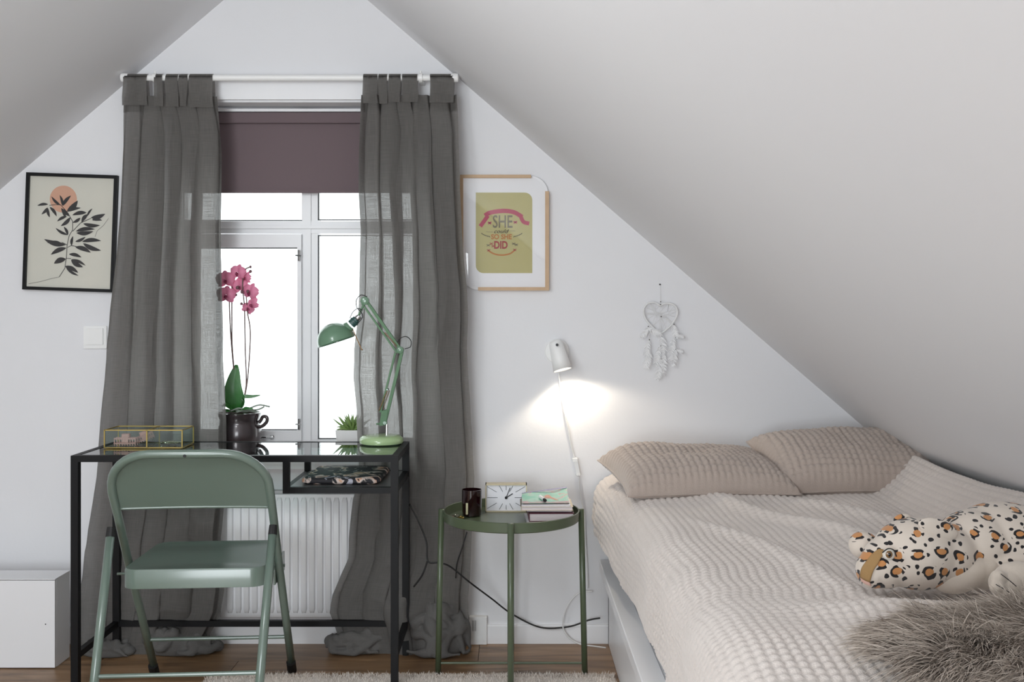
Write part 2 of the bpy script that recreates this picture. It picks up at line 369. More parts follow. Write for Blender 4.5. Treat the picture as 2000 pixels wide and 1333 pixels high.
# ================================================================ ROOM
YW = 3.70                                        # inner face of the gable wall
def zL(x): return 3.1937+.849*x
def zR(x): return 1.8657-.861*x
XA = -.7766; ZA = zL(XA); XL = -2.6; XR = 1.62; YB = -1.6
OX0, OX1, OZ0, OZ1 = -1.27, -.32, .674, 1.945    # window opening
wb = MB()
def pr(pts, y0=YW, y1=YW+.24): wb.poly([(x, y0, z) for x, z in pts], (0, 1, 0), y1-y0)
pr([(XL, 0), (OX0, 0), (OX0, zL(OX0)), (XL, zL(XL))])
pr([(OX1, 0), (XR, 0), (XR, zR(XR)), (OX1, zR(OX1))])
pr([(OX0, 0), (OX1, 0), (OX1, OZ0-.03), (OX0, OZ0-.03)])
pr([(OX0, OZ1), (OX1, OZ1), (OX1, zR(OX1)), (XA, ZA), (OX0, zL(OX0))])
struct(wb.build('wall_front', 'wall'))
wb = MB(); pr([(XL, 0), (XR, 0), (XR, zR(XR)), (XA, ZA), (XL, zL(XL))], YB-.2, YB); struct(wb.build('wall_back', 'wall'))
struct(MB().box(XL-.2, XL, YB-.2, YW+.24, 0, zL(XL)+.02).build('wall_left', 'wall'))
struct(MB().box(XR, XR+.2, YB-.2, YW+.24, 0, zR(XR)+.02).build('wall_right', 'wall'))
def slab(a, b, name):
    n = Vector((-(b[1]-a[1]), 0, b[0]-a[0])).normalized(); n = n if n.z > 0 else -n
    m = MB(); m.poly([(a[0], YB-.2, a[1]), (b[0], YB-.2, b[1]), (b[0]+n.x*.2, YB-.2, b[1]+n.z*.2), (a[0]+n.x*.2, YB-.2, a[1]+n.z*.2)], (0, 1, 0), YW+.44-YB)
    return struct(m.build(name, 'ceil'))
slab((XL-.25, zL(XL-.25)), (XA, ZA), 'ceiling'); slab((XA, ZA), (XR+.25, zR(XR+.25)), 'ceiling')
# floor with its boards
fl = struct(MB().box(XL-.2, XR+.2, YB-.2, YW+.24, -.12, -.014).build('floor', mat('subfloor', '#3a2c22', .9)))
bw, bl = .192, 1.286
pm = MB().box(0, bl-.0018, 0, bw-.0016, -.0135, 0).build('plank', 'plank', fl)
first = True; row = 0; y = YW-bw
while y > YB-bw:
    x = -.115-bl*2 + [0, .47, -.36, .2, -.55][row % 5] - (bl if row % 5 else 0)
    while x < XR:
        if x+bl > XL:
            if first: o = pm; first = False
            else: o = pm.copy(); COL.objects.link(o)
            o.location = (x, y, 0)
        x += bl
    y -= bw; row += 1
def baseb(name, x0, x1):
    m = MB(); m.box(x0, x1, YW-.013, YW, 0, .062); m.box(x0, x1, YW-.009, YW, .062, .067); struct(m.build(name, 'trim'))
baseb('baseboard_left', XL, -.165); baseb('baseboard_right', -.092, XR)
# head trim over the window
struct(MB().box(-1.29, -.23, YW-.018, YW, 1.952, 2.02).box(-1.30, -.22, YW-.026, YW, 2.02, 2.03).build('trim_1', 'trim'))

# window
wn = struct(bpy.data.objects.new('window_1', None)); COL.objects.link(wn); wn.location = (-.75, 3.82, OZ0); wn['_base'] = 1
YF = 3.82
def wz(y): return CH-(y-CY)*YF/F
def wx(x): return (x-CX)*YF/F
fm = MB()
fm.box(OX0, OX0+.045, YF, YF+.07, wz(859), OZ1-.05); fm.box(OX1-.045, OX1, YF, YF+.07, wz(859), OZ1-.05)
fm.box(OX0, OX1, YF, YF+.07, OZ1-.05, OZ1); fm.box(OX0, OX1, YF+.001, YF+.07, OZ0, wz(859))
fr = fm.build('frame', 'frame', wn)
fm = MB().box(wx(590), wx(607), YF, YF+.07, OZ0, OZ1).box(wx(607), wx(620), YF+.006, YF+.069, OZ0, OZ1); fm.build('mullion', 'frame', wn)
MB().box(OX0, OX1, YF+.002, YF+.068, wz(456), wz(432)).box(OX0, OX1, YF-.008, YF+.068, wz(447), wz(441)).build('transom', 'frame', wn)
# casement sash on the left
sm = MB(); sx0, sx1, sz0, sz1 = OX0+.04, wx(590), wz(861), wz(458)
sm.box(sx0, sx1, YF-.014, YF+.03, wz(484), sz1); sm.box(sx0, sx1, YF-.014, YF+.03, sz0, wz(841))
sm.box(sx0, sx0+.04, YF-.014, YF+.03, wz(841), wz(484)); sm.box(wx(582), sx1, YF-.014, YF+.03, wz(841), wz(484))
sash = sm.build('sash', 'frame', wn)
def gask(x0, x1, z0, z1, y, par, t=.0035):
    g = MB(); g.box(x0, x1, y, y+.006, z1-t, z1).box(x0, x1, y, y+.006, z0, z0+t).box(x0, x0+t, y, y+.006, z0, z1).box(x1-t, x1, y, y+.006, z0, z1)
    g.build('gasket', 'gasket', par)
gask(sx0+.04, wx(582), wz(841), wz(484), YF+.002, sash)
MB().box(sx0+.04, wx(582), YF+.008, YF+.012, wz(841), wz(484)).build('pane', 'glass', sash)
for (x0, x1, z0, z1) in ((wx(620), OX1-.045, wz(859), wz(459)), (wx(620), OX1-.045, wz(430), OZ1-.05), (OX0+.045, wx(590), wz(431), OZ1-.05)):
    gask(x0, x1, z0, z1, YF+.012, wn)
    MB().box(x0, x1, YF+.02, YF+.024, z0, z1).build('pane', 'glass', wn)
for yy in (500, 828):
    c = Vector((wx(586), YF-.02, wz(yy)))
    MB().tube([c+Vector((0, 0, -.02)), c+Vector((0, 0, .02))], .005, 8).tube([c+Vector((-.012, -.003, 0)), c+Vector((.008, -.003, 0))], .003, 6).build('hinge', 'chrome', sash)
c = Vector((wx(523), YF-.02, wz(853)))
MB().tube([c+Vector((-.035, -.004, .001)), c+Vector((0, -.006, 0)), c+Vector((.02, -.002, 0))], [.003, .004, .006], 8).ell(c+Vector((.02, 0, 0)), .009, .006, .009).build('stay_handle', 'chrome', sash)
MB().box(OX0-.12, OX1+.12, 3.655, YW, .648, OZ0).box(OX0, OX1, YW-.01, YF+.02, .648, OZ0).box(OX0-.12, OX1+.12, 3.66, YW, .631, .648).build('sill', 'trim', wn)

# roller blind
b = thing('roller_blind', 'mauve roller blind drawn a third of the way down the window', 'blind', (-.75, 3.775, 1.93))
MB().box(OX0+.02, OX1-.02, 3.762, 3.80, 1.882, 1.922, .006).build('cassette', 'blind', b)
x0, x1 = OX0+.025, OX1-.025; nx = 30
gx, gz = np.meshgrid(np.linspace(x0, x1, nx), np.linspace(1.634, 1.90, 16))
MB().grid(gx, 3.778+.0012*vn(gx*9, gz*3, 3), gz).build('fabric', 'blind', b, True)
MB().box(x0, x1, 3.774, 3.784, 1.628, 1.642).build('bottom_bar', 'blind', b)
MB().box(OX0+.01, OX1-.01, 3.765, 3.80, 1.925, 1.935).build('mounting_rail', 'trim', b)

# radiator
r = thing('radiator', 'white ribbed panel radiator under the window', 'radiator', (-.74, 3.69, .12))
ry = 3.672; rx0, rx1 = P(431, 0, ry).x, P(866, 0, ry).x; rz0, rz1 = P(0, 1207, ry).z, P(0, 966, ry).z
MB().box(rx0, rx1, ry, 3.698, rz0, rz1, .004).build('panel', 'radiator', r)
x = rx0+.022; 
ribm = None
while x < rx1-.03:
    if ribm is None:
        m = MB(); prof = [(-.0115, 0), (-.0085, -.011), (.0085, -.011), (.0115, 0)]
        zt, zb = rz1-.012, rz0+.016
        m.rings([[(a*.6, 0, zt) for a, d in prof], [(a, d, zt-.016) for a, d in prof], [(a, d, zb+.016) for a, d in prof], [(a*.6, 0, zb) for a, d in prof]], True, False)
        ribm = m.build('rib', 'radiator', r, angle=50); o = ribm
    else: o = ribm.copy(); COL.objects.link(o)
    o.location = (x+.0125, ry-.0002, 0); x += .0292
MB().box(rx0, rx1, ry+.003, 3.698, rz1+.001, rz1+.012).build('top_grille', mat('radiator_shadow_grey', '#b9b9bb', .5), r)

# ================================================================ CURTAINS
rodY, rodZ = 3.615, 1.19-(152-610)*3.615/F
rd = thing('curtain_rod', 'white curtain rod with round end knobs above the window', 'curtain rod', (-.78, rodY, rodZ))
rx0_, rx1_ = -1.372, -.190
MB().tube([(rx0_+.02, rodY, rodZ), (rx1_-.02, rodY, rodZ)], .0115, 16).build('rod', 'white', rd, angle=60)
for xx, s_ in ((rx0_+.012, -1), (rx1_-.012, 1)):
    MB().lathe([(.004, -.016), (.0145, -.012), (.016, 0), (.0145, .012), (.004, .016)], (xx, rodY, rodZ), (1, 0, 0), 20).build('end_knob', 'white', rd, angle=50)
for px in (303, 822):
    x = P(px, 0, rodY).x
    MB().box(x-.009, x+.009, rodY+.012, YW, rodZ-.014, rodZ-.004).box(x-.012, x+.012, YW-.006, YW, rodZ-.04, rodZ+.02).lathe([(.016, -.006), (.016, .006)], (x, rodY, rodZ), (1, 0, 0), 16).tube([(x, rodY, rodZ+.012), (x, rodY, rodZ+.024)], .004, 8).build('bracket', 'white', rd)

def interp(tab, y): 
    a = np.array(tab, float); return np.interp(y, a[:, 0], a[:, 1]), np.interp(y, a[:, 0], a[:, 2])
def curtain(name_label, tab, seed, pleats, tabs, puff, side):
    Yc = 3.618
    root = thing('curtain', name_label, 'curtain', (P((tab[0][1]+tab[0][2])/2, 0, Yc).x, Yc, 0), 'grey curtains at the window')
    nu, nv = 300, 420
    u = np.linspace(0, 1, nu)[None, :]; py = np.linspace(tab[0][0], tab[-1][0], nv)[:, None]
    v = (py-tab[0][0])/(tab[-1][0]-tab[0][0])
    Lp, Rp = interp(tab, py)
    # pleats: list of crest positions (u) top and bottom -> phase warp
    uw = u+.06*vn(u*3.3+seed, v*1.3, seed)+.04*(vn(u*2.3+5, v*1.1, seed+1))*v
    ph = 2*PI*(pleats*uw+.25*vn(u*3, v*.8, seed+5))
    A = (.025+.009*v)*(.75+.35*vn(u*5, v*1.5, seed+2)); A = A*(.55+.45*sstep(0, .1, v))
    dy = A*(-.55+1.75*((1+np.cos(ph))/2)**2.6)+.004*np.sin(2*ph+1.1+seed)*vn(u*6, v*1.5, seed+6)
    sway = 1-np.abs(2*u-1)**6
    dx = (.027*-np.sin(ph+.35)*(1+.6*vn(u*5+3, v*1.2, seed+8))+.0015*np.sin(2*ph))*sway*sstep(-.03, .08, v)
    # wrinkles growing towards the floor
    w3 = .006*ridge(u*7+.6*vn(u*2, v*3, seed+3), v*1.1, seed+60, 2)*sstep(.03, .2, v)
    w1 = ridge(u*5+v*3, v*5-u*3, seed+20)*.0055*sstep(.25, .8, v)+fbm(u*9-v*5, v*14+u*4, seed+30)*.0022*sstep(.15, .7, v)
    w2 = ridge(u*4-v*4+2, v*8, seed+44)*.012*sstep(.66, .92, v)+(ridge(u*2.2+v*7, v*3.5-u*2, seed+52, 3)+.3)*.013*sstep(.70, .86, v)
    dy = dy-w1-w2-w3
    X = (Lp+(Rp-Lp)*u-CX)*Yc/F+dx+.004*fbm(u*2, v*9, seed+70)*v
    Z = CH-(py-CY)*Yc/F+0*u
    sc = .008*np.sin(ph*.5+seed)*sstep(0, .02, .02-v+.02)   # nothing at top, keeps hem straight
    Y = Yc+dy-puff(u, v)
    up_ = sstep(.86, 1.15, Z)*sstep(0, .12, v)
    Y = Yc+(Y-Yc)*(1+1.0*up_)
    Y = np.minimum(Y, 3.651+.036*sstep(.98, 1.15, Z)*sstep(0, .1, v)+.004*np.sin(ph)); Y = np.where(Z > .55, np.maximum(Y, 3.588-.045*up_), Y)
    m = MB(); m.grid(X, Y, Z+0*X, (u*2.2+0*v, v*2.2+0*u))
    body = m.build('cloth', 'curtain', root, True)
    # heading band: doubled cloth in front of the top of the sheet
    nb = int(nv*34/(tab[-1][0]-tab[0][0]))
    MB().grid(X[:nb], Y[:nb]-.0016, Z[:nb]+0*X[:nb], ((u*2.2+0*v)[:nb], (v*2.2+0*u)[:nb])).build('heading_band', 'curtain', root, True)
    # tabs over the rod
    for (a, b_, yb) in tabs:
        xa, xb = P(a, 0, rodY).x, P(b_, 0, rodY).x; zb = P(0, yb, rodY).z
        prof = [(3.602, zb-.02), (3.6, zb+.01), (3.5985, rodZ-.015), (3.600, rodZ+.004)]
        for k in range(7):
            an = PI-PI*k/6; prof.append((rodY+.0145*math.cos(an), rodZ+.0135*math.sin(an)))
        prof += [(3.632, rodZ-.02), (3.634, zb-.01)]
        U = np.linspace(0, 1, 14)[None, :]; pa = np.array(prof)
        sag = .003*vn(U*3+a, pa[:, 1:2]*30, 8)
        Xt = xa+(xb-xa)*U+.004*vn(U*2+a, pa[:, 1:2]*25, 4)*np.minimum(1, (rodZ+.02-pa[:, 1:2])*20)
        MB().grid(Xt, pa[:, 0:1]+sag*(pa[:, 1:2] < rodZ-.01)+0*U, pa[:, 1:2]+0*U, (U*.2+0*pa[:, :1], pa[:, 1:2]*2+0*U)).build('tab', 'curtain', root, True)
    return root
def pool(root, cx, cy, rx, ry, h, seed, nf=18, rf=.014, name='pooled_hem'):
    """cloth gathered on the floor: a low mound with folds winding over it, fused into one skin"""
    rs = random.Random(seed); m = MB()
    m.ell((cx, cy, h*.30), rx*.86, ry*.86, h*.62, 32, 18)
    for k in range(nf):
        t0 = rs.uniform(PI, 2*PI); dt = rs.choice((-1, 1))*rs.uniform(.8, 2.4); a0 = rs.uniform(.15, .75); a1 = min(1.04, a0+rs.uniform(.05, .55)); pts = []; R_ = []
        n = 16; q = rf*rs.uniform(.6, 1.25); w0 = rs.uniform(0, 6)
        for i in range(n):
            t_ = i/(n-1); th = t0+dt*t_; a = .12+a0+(a1-a0)*t_+.06*math.sin(t_*7+w0)
            z = h*.95*math.sqrt(max(0, 1-min(a, 1)**2.2))+.004
            pts.append((cx+rx*.93*a*math.cos(th), cy+ry*.93*a*math.sin(th), max(z, q*.9))); R_.append(q*(.35+.65*math.sin(PI*min(1, t_*1.1+.04))**.5)*(1+.25*math.sin(t_*11+w0)))
        m.tube(pts, R_, 10)
    m.v = [(x, min(y, 3.668), max(z, .0015)) for x, y, z in m.v]
    o = m.build(name, 'hem', root, True)
    md = o.modifiers.new('fuse', 'REMESH'); md.mode = 'VOXEL'; md.voxel_size = .0035; md.use_smooth_shade = True
    sm_ = o.modifiers.new('soften', 'SMOOTH'); sm_.iterations = 3; sm_.factor = .5
    return o
tabL = [(188, 241, 423), (230, 239, 426), (300, 236, 430), (400, 233, 430), (500, 226, 429), (570, 219, 431), (650, 213, 434), (700, 209, 435), (760, 203, 439),
        (860, 194, 441), (930, 189, 440), (1000, 179, 437), (1050, 172, 434), (1100, 165, 437), (1150, 160, 441), (1190, 159, 438), (1220, 160, 424), (1240, 162, 412), (1272, 163, 405)]
tabR = [(186, 706, 892), (230, 704, 895), (300, 702, 897), (370, 701, 899), (450, 706, 903), (520, 704, 908), (570, 703, 913), (620, 700, 915), (680, 693, 914), (740, 692, 916),
        (800, 698, 919), (870, 700, 922), (930, 703, 925), (975, 692, 923), (1040, 686, 920), (1090, 681, 918), (1120, 666, 917), (1160, 649, 914), (1195, 645, 914), (1212, 652, 914), (1240, 662, 912), (1270, 668, 910)]
def puffL(u, v): return .05*np.exp(-((v-.93)/.05)**2)*(u > -1)*sstep(.0, .5, u)*0+.018*sstep(.6, .9, v)*sstep(.05, .4, u)*(1-.2*u)
def puffR(u, v): return .02*sstep(.8, .93, v)*sstep(0, .15, u)
cl = curtain('left grey linen curtain, flared at the floor behind the desk and the chair', tabL, 3, 5.0,
        [(243, 268, 196), (267, 290, 196), (303, 319, 198), (326, 350, 199), (352, 368, 198), (372, 417, 200)], puffL, 0)
cr = curtain('right grey linen curtain, bunched into a heap on the floor by the desk leg', tabR, 9, 5.2,
        [(710, 738, 192), (740, 757, 193), (760, 783, 190), (786, 816, 190), (840, 886, 191)], puffR, 1)
def fx(px, Y): return (px-CX)*Y/F
pool(cl, fx(350, 3.59), 3.595, .145, .066, .085, 5, 12, .016)
pool(cl, fx(215, 3.58), 3.570, .110, .055, .05, 12, 10, .012)
pool(cr, fx(858, 3.60), 3.600, .112, .078, .19, 8, 30, .018)
pool(cr, fx(700, 3.60), 3.610, .130, .060, .085, 15, 14, .016)

# ================================================================ DESK
dk = thing('desk', 'black metal desk with a glass top in front of the window', 'desk', (-.875, 3.4, 0))
dx0, dx1, dy0, dy1, dz = -1.382, -.357, 3.22, 3.58, .74
t = .0115
LX0, LX1, LY0, LY1 = dx0+t, dx1-t, dy0+t, dy1-t
for lx in (LX0, LX1):
    for ly in (LY0, LY1):
        MB().box(lx-t, lx+t, ly-t, ly+t, .021 if (lx > -1 and ly < 3.3) else .006, dz-.02).build('leg', 'black', dk)
tf = MB(); g = .0095
tf.box(dx0, dx1, dy0, dy0+.02, dz-.02, dz).box(dx0, dx1, dy1-.02, dy1, dz-.02, dz).box(dx0, dx0+.02, dy0+.02, dy1-.02, dz-.02, dz).box(dx1-.02, dx1, dy0+.02, dy1-.02, dz-.02, dz)
tf.build('top_frame', 'black', dk)
MB().box(dx0+.02, dx1-.02, dy0+.02, dy1-.02, dz-.007, dz-.001).build('glass_top', 'deskglass', dk)
MB().box(LX0, LX1, LY1-.009, LY1+.009, .10, .12).build('rear_rail', 'black', dk)
for lx in (LX0, LX1):
    MB().box(lx-.009, lx+.009, LY0+t, LY1-.009, .10, .12).build('side_rail', 'black', dk)
sx = P(558, 0, dy0).x
sf = MB()
for ly in (LY0, LY1): sf.box(sx-.010, sx+.010, ly-.010, ly+.010, .621, dz-.02)
sf.box(sx+.01, LX1-t, LY0-.009, LY0+.009, .621, .640).box(sx-.01, LX1-t, LY1-.009, LY1+.009, .621, .640).box(sx-.009, sx+.009, LY0, LY1, .621, .640)
sf.box(LX1-.009, LX1+.009, LY0+t, LY1-t, .621, .640)
sf.build('shelf_frame', 'black', dk)
MB().box(sx+.009, LX1-.009, LY0+.009, LY1-.009, .634, .640).build('shelf', mat('dark_grey_shelf', '#5a5a5a', .3), dk)
for lx in (LX0, LX1):
    for ly in (LY0, LY1): MB().lathe([(.012, 0), (.012, .004), (.006, .007)], (lx, ly, .0155 if (lx > -1 and ly < 3.3) else .0005), n=12).build('foot', 'rubber', dk)

# laptop sleeve on the shelf
a0 = -.677
m = MB(); pts = rrect(-.125, .125, -.14, .14, .028, 6)
lay = [(.93, .0), (1, .006), (1, .014), (.94, .021), (.6, .0235)]
m.T = Matrix.Translation((-.545, 3.405, .641)) @ Matrix.Rotation(-.02, 4, 'Z')
m.rings([[(x*k, y*k, z) for x, y in pts] for k, z in lay])
tag(m.build('laptop_sleeve', 'floral', None, angle=60), 'dark floral laptop sleeve lying on the small shelf under the desk top', 'laptop sleeve')

# ================================================================ CHAIR
T = Matrix.Translation((-.93, 3.13, 0)) @ Matrix.Rotation(math.radians(4), 4, 'Z')
ch = thing('folding_chair', 'sage green metal folding chair standing at the desk', 'chair', (-.93, 3.13, 0))
hw = .2215
side = [(.24, .035), (.10, .243), (-.05, .465), (-.135, .60), (-.19, .68)]
def backpt(z): return -.05+(z-.465)*(-.63) if z < .6 else -.135-(z-.6)*.62
path = [Vector((-hw, y, z)) for y, z in side]
for k in range(1, 9):
    a = PI/2*k/8; z = .685+.108*math.sin(a); path.append(Vector((-hw+.12-.12*math.cos(a), backpt(z), z)))
path[-1].x = -hw+.12
full = path+[Vector((-p.x, p.y, p.z)) for p in reversed(path)]
full = full[:5]+[q for q in full[5:-5]]+full[-5:]
MB(T).tube(full, .0125, 12).build('back_frame', 'sage', ch, True)
# backrest panel
nz, nxp = 16, 40; zz = np.linspace(.622, .783, nz)[:, None]; 
def halfw(z):
    z = np.asarray(z); d = np.clip(z-.685, 0, .107); return hw-.12+.12*np.sqrt(np.clip(1-(d/.108)**2, 0, 1))-.008
uu = np.linspace(-1, 1, nxp)[None, :]
hwz = halfw(zz); Xp = hwz*uu; Yp = np.where(zz < .6, 0, -.135-(zz-.6)*.62)+.016*(1-uu**2)+0*uu; Zp = zz+0*uu
m = MB(T); m.grid(Xp, Yp-.0015, Zp); m.grid(Xp[:, ::-1], (Yp+.0015)[:, ::-1], Zp[:, ::-1])
pn = m.build('backrest', 'sage', ch, True)
pp = [Vector((Xp[0, i], Yp[0, i], .622)) for i in range(nxp)]
MB(T).tube(pp, .0045, 8).build('backrest_hem', 'sage', ch, True)
MB(T).lathe([(.0045, -.0005), (.0045, .0015)], (0, backpt(.793)-.0125, .789), (0, -1, 0), 12).build('screw_hole', 'rubber', ch)
# seat
def seat_ring(k, z, grow=0):
    pts = []
    for x, y in rrect(-.205, .205, -.17, .2, .045, 7):
        tpr = 1-.07*(y+.17)/.37; pts.append(((x*tpr)*k, (y-.015)*k+.015, z))
    return pts
m = MB(T); m.rings([seat_ring(.985, .395), seat_ring(1, .395), seat_ring(1, .442), seat_ring(.985, .450), seat_ring(.93, .4505), seat_ring(.9, .4485), seat_ring(.5, .447), seat_ring(.1, .447)])
m.build('seat', 'sage', ch, angle=50)
for s_ in (-1, 1):
    a, b_ = Vector((s_*.228, -.185, .548)), Vector((s_*.216, -.424, .016))
    MB(T).tube([a, a.lerp(b_, .5), b_.lerp(a, .05)], .0125, 12).build('rear_leg', 'sage', ch, True)
    MB(T).tube([a+(a-b_)*.001, a+(a-b_).normalized()*.028], [.0128, .0115], 12).build('leg_cap', 'rubber', ch)
    MB(T).tube([b_, b_.lerp(a, .06)], .0145, 12).build('rubber_foot', 'rubber', ch)
    f0 = Vector((s_*hw, .2535, .004)); f1 = Vector((s_*hw, .228, .042))
    MB(T).tube([f0, f1], .0155, 12).build('rubber_foot', 'rubber', ch)
    MB(T).tube([(s_*.20, .0, .415), (s_*.236, .0, .415)], .005, 10).build('pivot', 'sage', ch); MB(T).tube([(s_*.2, -.13, .43), (s_*.225, -.13, .43)], .004, 10).build('rivet', 'sage', ch)
    m = MB(T); m.box(s_*.204, s_*.210, -.02, .17, .36, .42); m.build('bracket', 'sage', ch)
MB(T).tube([(-hw, .165, .145), (hw, .165, .145)], .006, 10).build('front_stretcher', 'sage', ch)
MB(T).tube([(-.22, -.338, .205), (.22, -.338, .205)], .006, 10).build('rear_stretcher', 'sage', ch)

# ================================================================ DESK OBJECTS
# glass jewellery box
zt = dz+.0005
bx = thing('jewellery_box', 'brass edged glass jewellery box on the left of the desk', 'box', (-1.21, 3.45, zt))
X0, X1, Y0, Y1, Z0, Z1 = -1.343, -1.087, 3.39, 3.51, zt+.002, zt+.060
m = MB(); e = .0018
for x in (X0, X1):
    for y_ in (Y0, Y1): m.box(x-e, x+e, y_-e, y_+e, Z0-e, Z1+e)
for z in (Z0, Z1):
    for x in (X0, X1): m.box(x-e, x+e, Y0, Y1, z-e, z+e)
    for y_ in (Y0, Y1): m.box(X0, X1, y_-e, y_+e, z-e, z+e)
xm = P(289, 0, 3.4).x
m.box(xm-e, xm+e, Y0-e, Y0+e, Z0, Z1).box(xm-e, xm+e, Y1-e, Y1+e, Z0, Z1).box(xm-e, xm+e, Y0, Y1, Z1-e, Z1+e).box(xm-e, xm+e, Y0, Y1, Z0-e, Z0+e)
m.build('brass_edging', 'brass', bx)
for args, nm in (((X0, X1, Y0, Y0+.001, Z0, Z1), 'pane'), ((X0, X1, Y1-.001, Y1, Z0, Z1), 'pane'), ((X0, X0+.001, Y0, Y1, Z0, Z1), 'pane'), ((X1-.001, X1, Y0, Y1, Z0, Z1), 'pane'), ((X0, X1, Y0, Y1, Z1-.001, Z1), 'lid'), ((xm-.0005, xm+.0005, Y0, Y1, Z0, Z1), 'divider')):
    MB().box(*args).build(nm, 'boxglass', bx)
MB().box(X0, xm-.003, Y0+.002, Y1-.002, Z0, Z0+.0015).box(xm+.003, X1, Y0+.002, Y1-.002, Z0, Z0+.0015).build('mirror_base', mat('bronze_mirror', '#5b4a46', .12, .8), bx)
def clip(c, rz, tilt, label, s=1.0):
    r_ = thing('hair_clip', label, 'hair clip', c)
    TT = Matrix.Translation(c) @ Matrix.Rotation(rz, 4, 'Z') @ Matrix.Rotation(tilt, 4, 'Y') @ Matrix.Scale(s, 4)
    m = MB(TT)
    for sgn in (-1, 1):
        m.box(-.036, .036, sgn*.010-.002, sgn*.010+.002, .022, .028); m.box(-.036, .036, sgn*.014-.0015, sgn*.014+.0015, .008, .012)
        for k in range(9):
            x = -.034+k*.0085; m.obox((x, sgn*.012, .014), (.0014, 0, 0), (0, .0013, 0), (0, sgn*.001, .0125))
    m.build('claw', 'pinkplastic', r_)
    MB(TT).box(-.013, .013, -.009, .009, .024, .041, .003).box(-.011, .011, -.013, -.008, .006, .03).build('finger_tab', 'pinkplastic', r_)
    return r_
clip((-1.285, 3.425, Z0+.002), .05, 0, 'dusty pink claw hair clip lying flat at the front of the glass box')
clip((-1.235, 3.47, Z0+.012), .5, -.35, 'dusty pink claw hair clip tilted up behind the flat one in the glass box', .85)
jr = thing('necklace', 'silver necklace heaped in the right half of the glass box', 'necklace', (-1.14, 3.44, Z0+.002))
pts = [(-1.148+.034*math.cos(k*.61)*random.uniform(.4, 1), 3.44+.03*math.sin(k*.83)*random.uniform(.4, 1), Z0+.004+.010*abs(math.sin(k*.37))) for k in range(26)]
MB().tube(catmull(pts, 5), .0014, 6).build('chain', 'silver', jr)
m = MB()
for k in range(10):
    p = pts[k*2]; m.lathe([(.005, 0), (.006, .001), (.005, .002)], (p[0], p[1], p[2]+.002), (random.uniform(-.4, .4), random.uniform(-.4, .4), 1), 10)
m.build('pendant', 'silver', jr)

# desk lamp
LY = 3.515; g3 = lambda x, y, d=0: P(x, y, LY)+Vector((0, d, 0))
lp = thing('desk_lamp', 'green jointed arm desk lamp with a dome shade at the right end of the desk', 'lamp', (P(745, 0, LY).x, LY, zt))
bc = (P(745, 0, LY).x, LY, zt)
MB().lathe([(.066, 0), (.0735, .003), (.0755, .010), (.073, .020), (.064, .0275), (.045, .030), (.001, .0305)], bc, n=48).build('base', mat('pale_green_enamel', '#a5bf8e', .2, coat=.5), lp, angle=40)
s0 = g3(755, 852); s1 = g3(755.5, 828)
MB().tube([s0, s1], .004, 10).build('stem', 'chrome', lp)
MB().obox(g3(750, 816), (.011, 0, .002), (0, .011, 0), (.004, 0, .026)).tube([g3(735, 829), g3(752, 826)], .003, 8).build('base_joint', 'armgreen', lp)
def bars(name, a, b_, w, dep=.006):
    a, b_ = Vector(a), Vector(b_); d = (b_-a).normalized(); nrm = d.cross(Vector((0, 1, 0))).normalized()
    m = MB()
    for s_ in (-1, 1):
        m.obox((a+b_)/2+Vector((0, s_*dep, 0)), (b_-a)/2, nrm*w, (0, .0016, 0))
    m.obox((a+b_)/2+nrm*w*.8, (b_-a)/2, nrm*w*.2, (0, dep, 0))
    m.build(name, 'armgreen', lp)
bars('lower_arm', g3(752, 826), g3(785, 688), .0052); bars('lower_arm_rod', g3(743, 806), g3(772, 690), .0032, .004)
bars('upper_arm', g3(783, 684), g3(717, 590), .0048); bars('upper_arm_rod', g3(776, 690), g3(707, 593), .003, .004)
def spring(a, b_, r_=.0026, turns=22):
    a, b_ = Vector(a), Vector(b_); d = b_-a; u_ = d.cross(Vector((0, 1, 0))).normalized(); w_ = d.normalized().cross(u_)
    MB().tube([a+d*k/(turns*8)+(u_*math.cos(k*PI/4)+w_*math.sin(k*PI/4))*r_ for k in range(turns*8)], .0007, 4).build('spring', 'spring', lp)
spring(g3(741, 802, -.008), g3(757, 763, -.008)); spring(g3(745, 804, .008), g3(760, 763, .008)); spring(g3(775, 676, -.009), g3(752, 650, -.009)); spring(g3(779, 676, .009), g3(755, 650, .009))
for q, rr_ in ((g3(782, 684), .012), (g3(713, 588), .0145), (g3(757, 761), .004), (g3(752, 826), .008)):
    MB().lathe([(rr_*.7, -.013), (rr_, -.011), (rr_, .011), (rr_*.7, .013)], q, (0, 1, 0), 20).build('joint', 'lampgreen', lp, angle=40)
# head: dome with the rim tipped, neck on its flank
rim = (g3(623.5, 678)+g3(692.5, 656))/2; ax = Vector((-.309, 0, .951)); RD = .0655
rim = g3(657, 667)
prof = [(RD*1.02, -.001)]+[(RD*math.cos(a*PI/2/14), RD*.98*math.sin(a*PI/2/14)) for a in range(0, 14)]+[(.002, RD*.98)]
inn = [(r_-.0015 if r_ > .003 else .001, h-.002) for r_, h in reversed(prof)]
MB().lathe(prof, rim, ax, 48, False).lathe(inn, rim, ax, 48, False).build('shade', 'lampgreen', lp, True)
nd = (g3(702, 619)-g3(680, 640)).normalized()
MB().lathe([(.022, -.004), (.019, .008), (.0165, .012)], g3(679, 641), nd, 24).build('neck', 'lampgreen', lp, angle=40)
MB().lathe([(.0155, 0), (.0155, .010), (.0165, .011), (.0165, .017), (.0145, .019), (.0145, .026)], g3(686, 634), nd, 24).build('socket', 'teal', lp, angle=30)
MB().lathe([(.010, 0), (.011, .004), (.009, .014)], g3(697, 623), nd, 16).build('socket_cap', 'chrome', lp, angle=30)
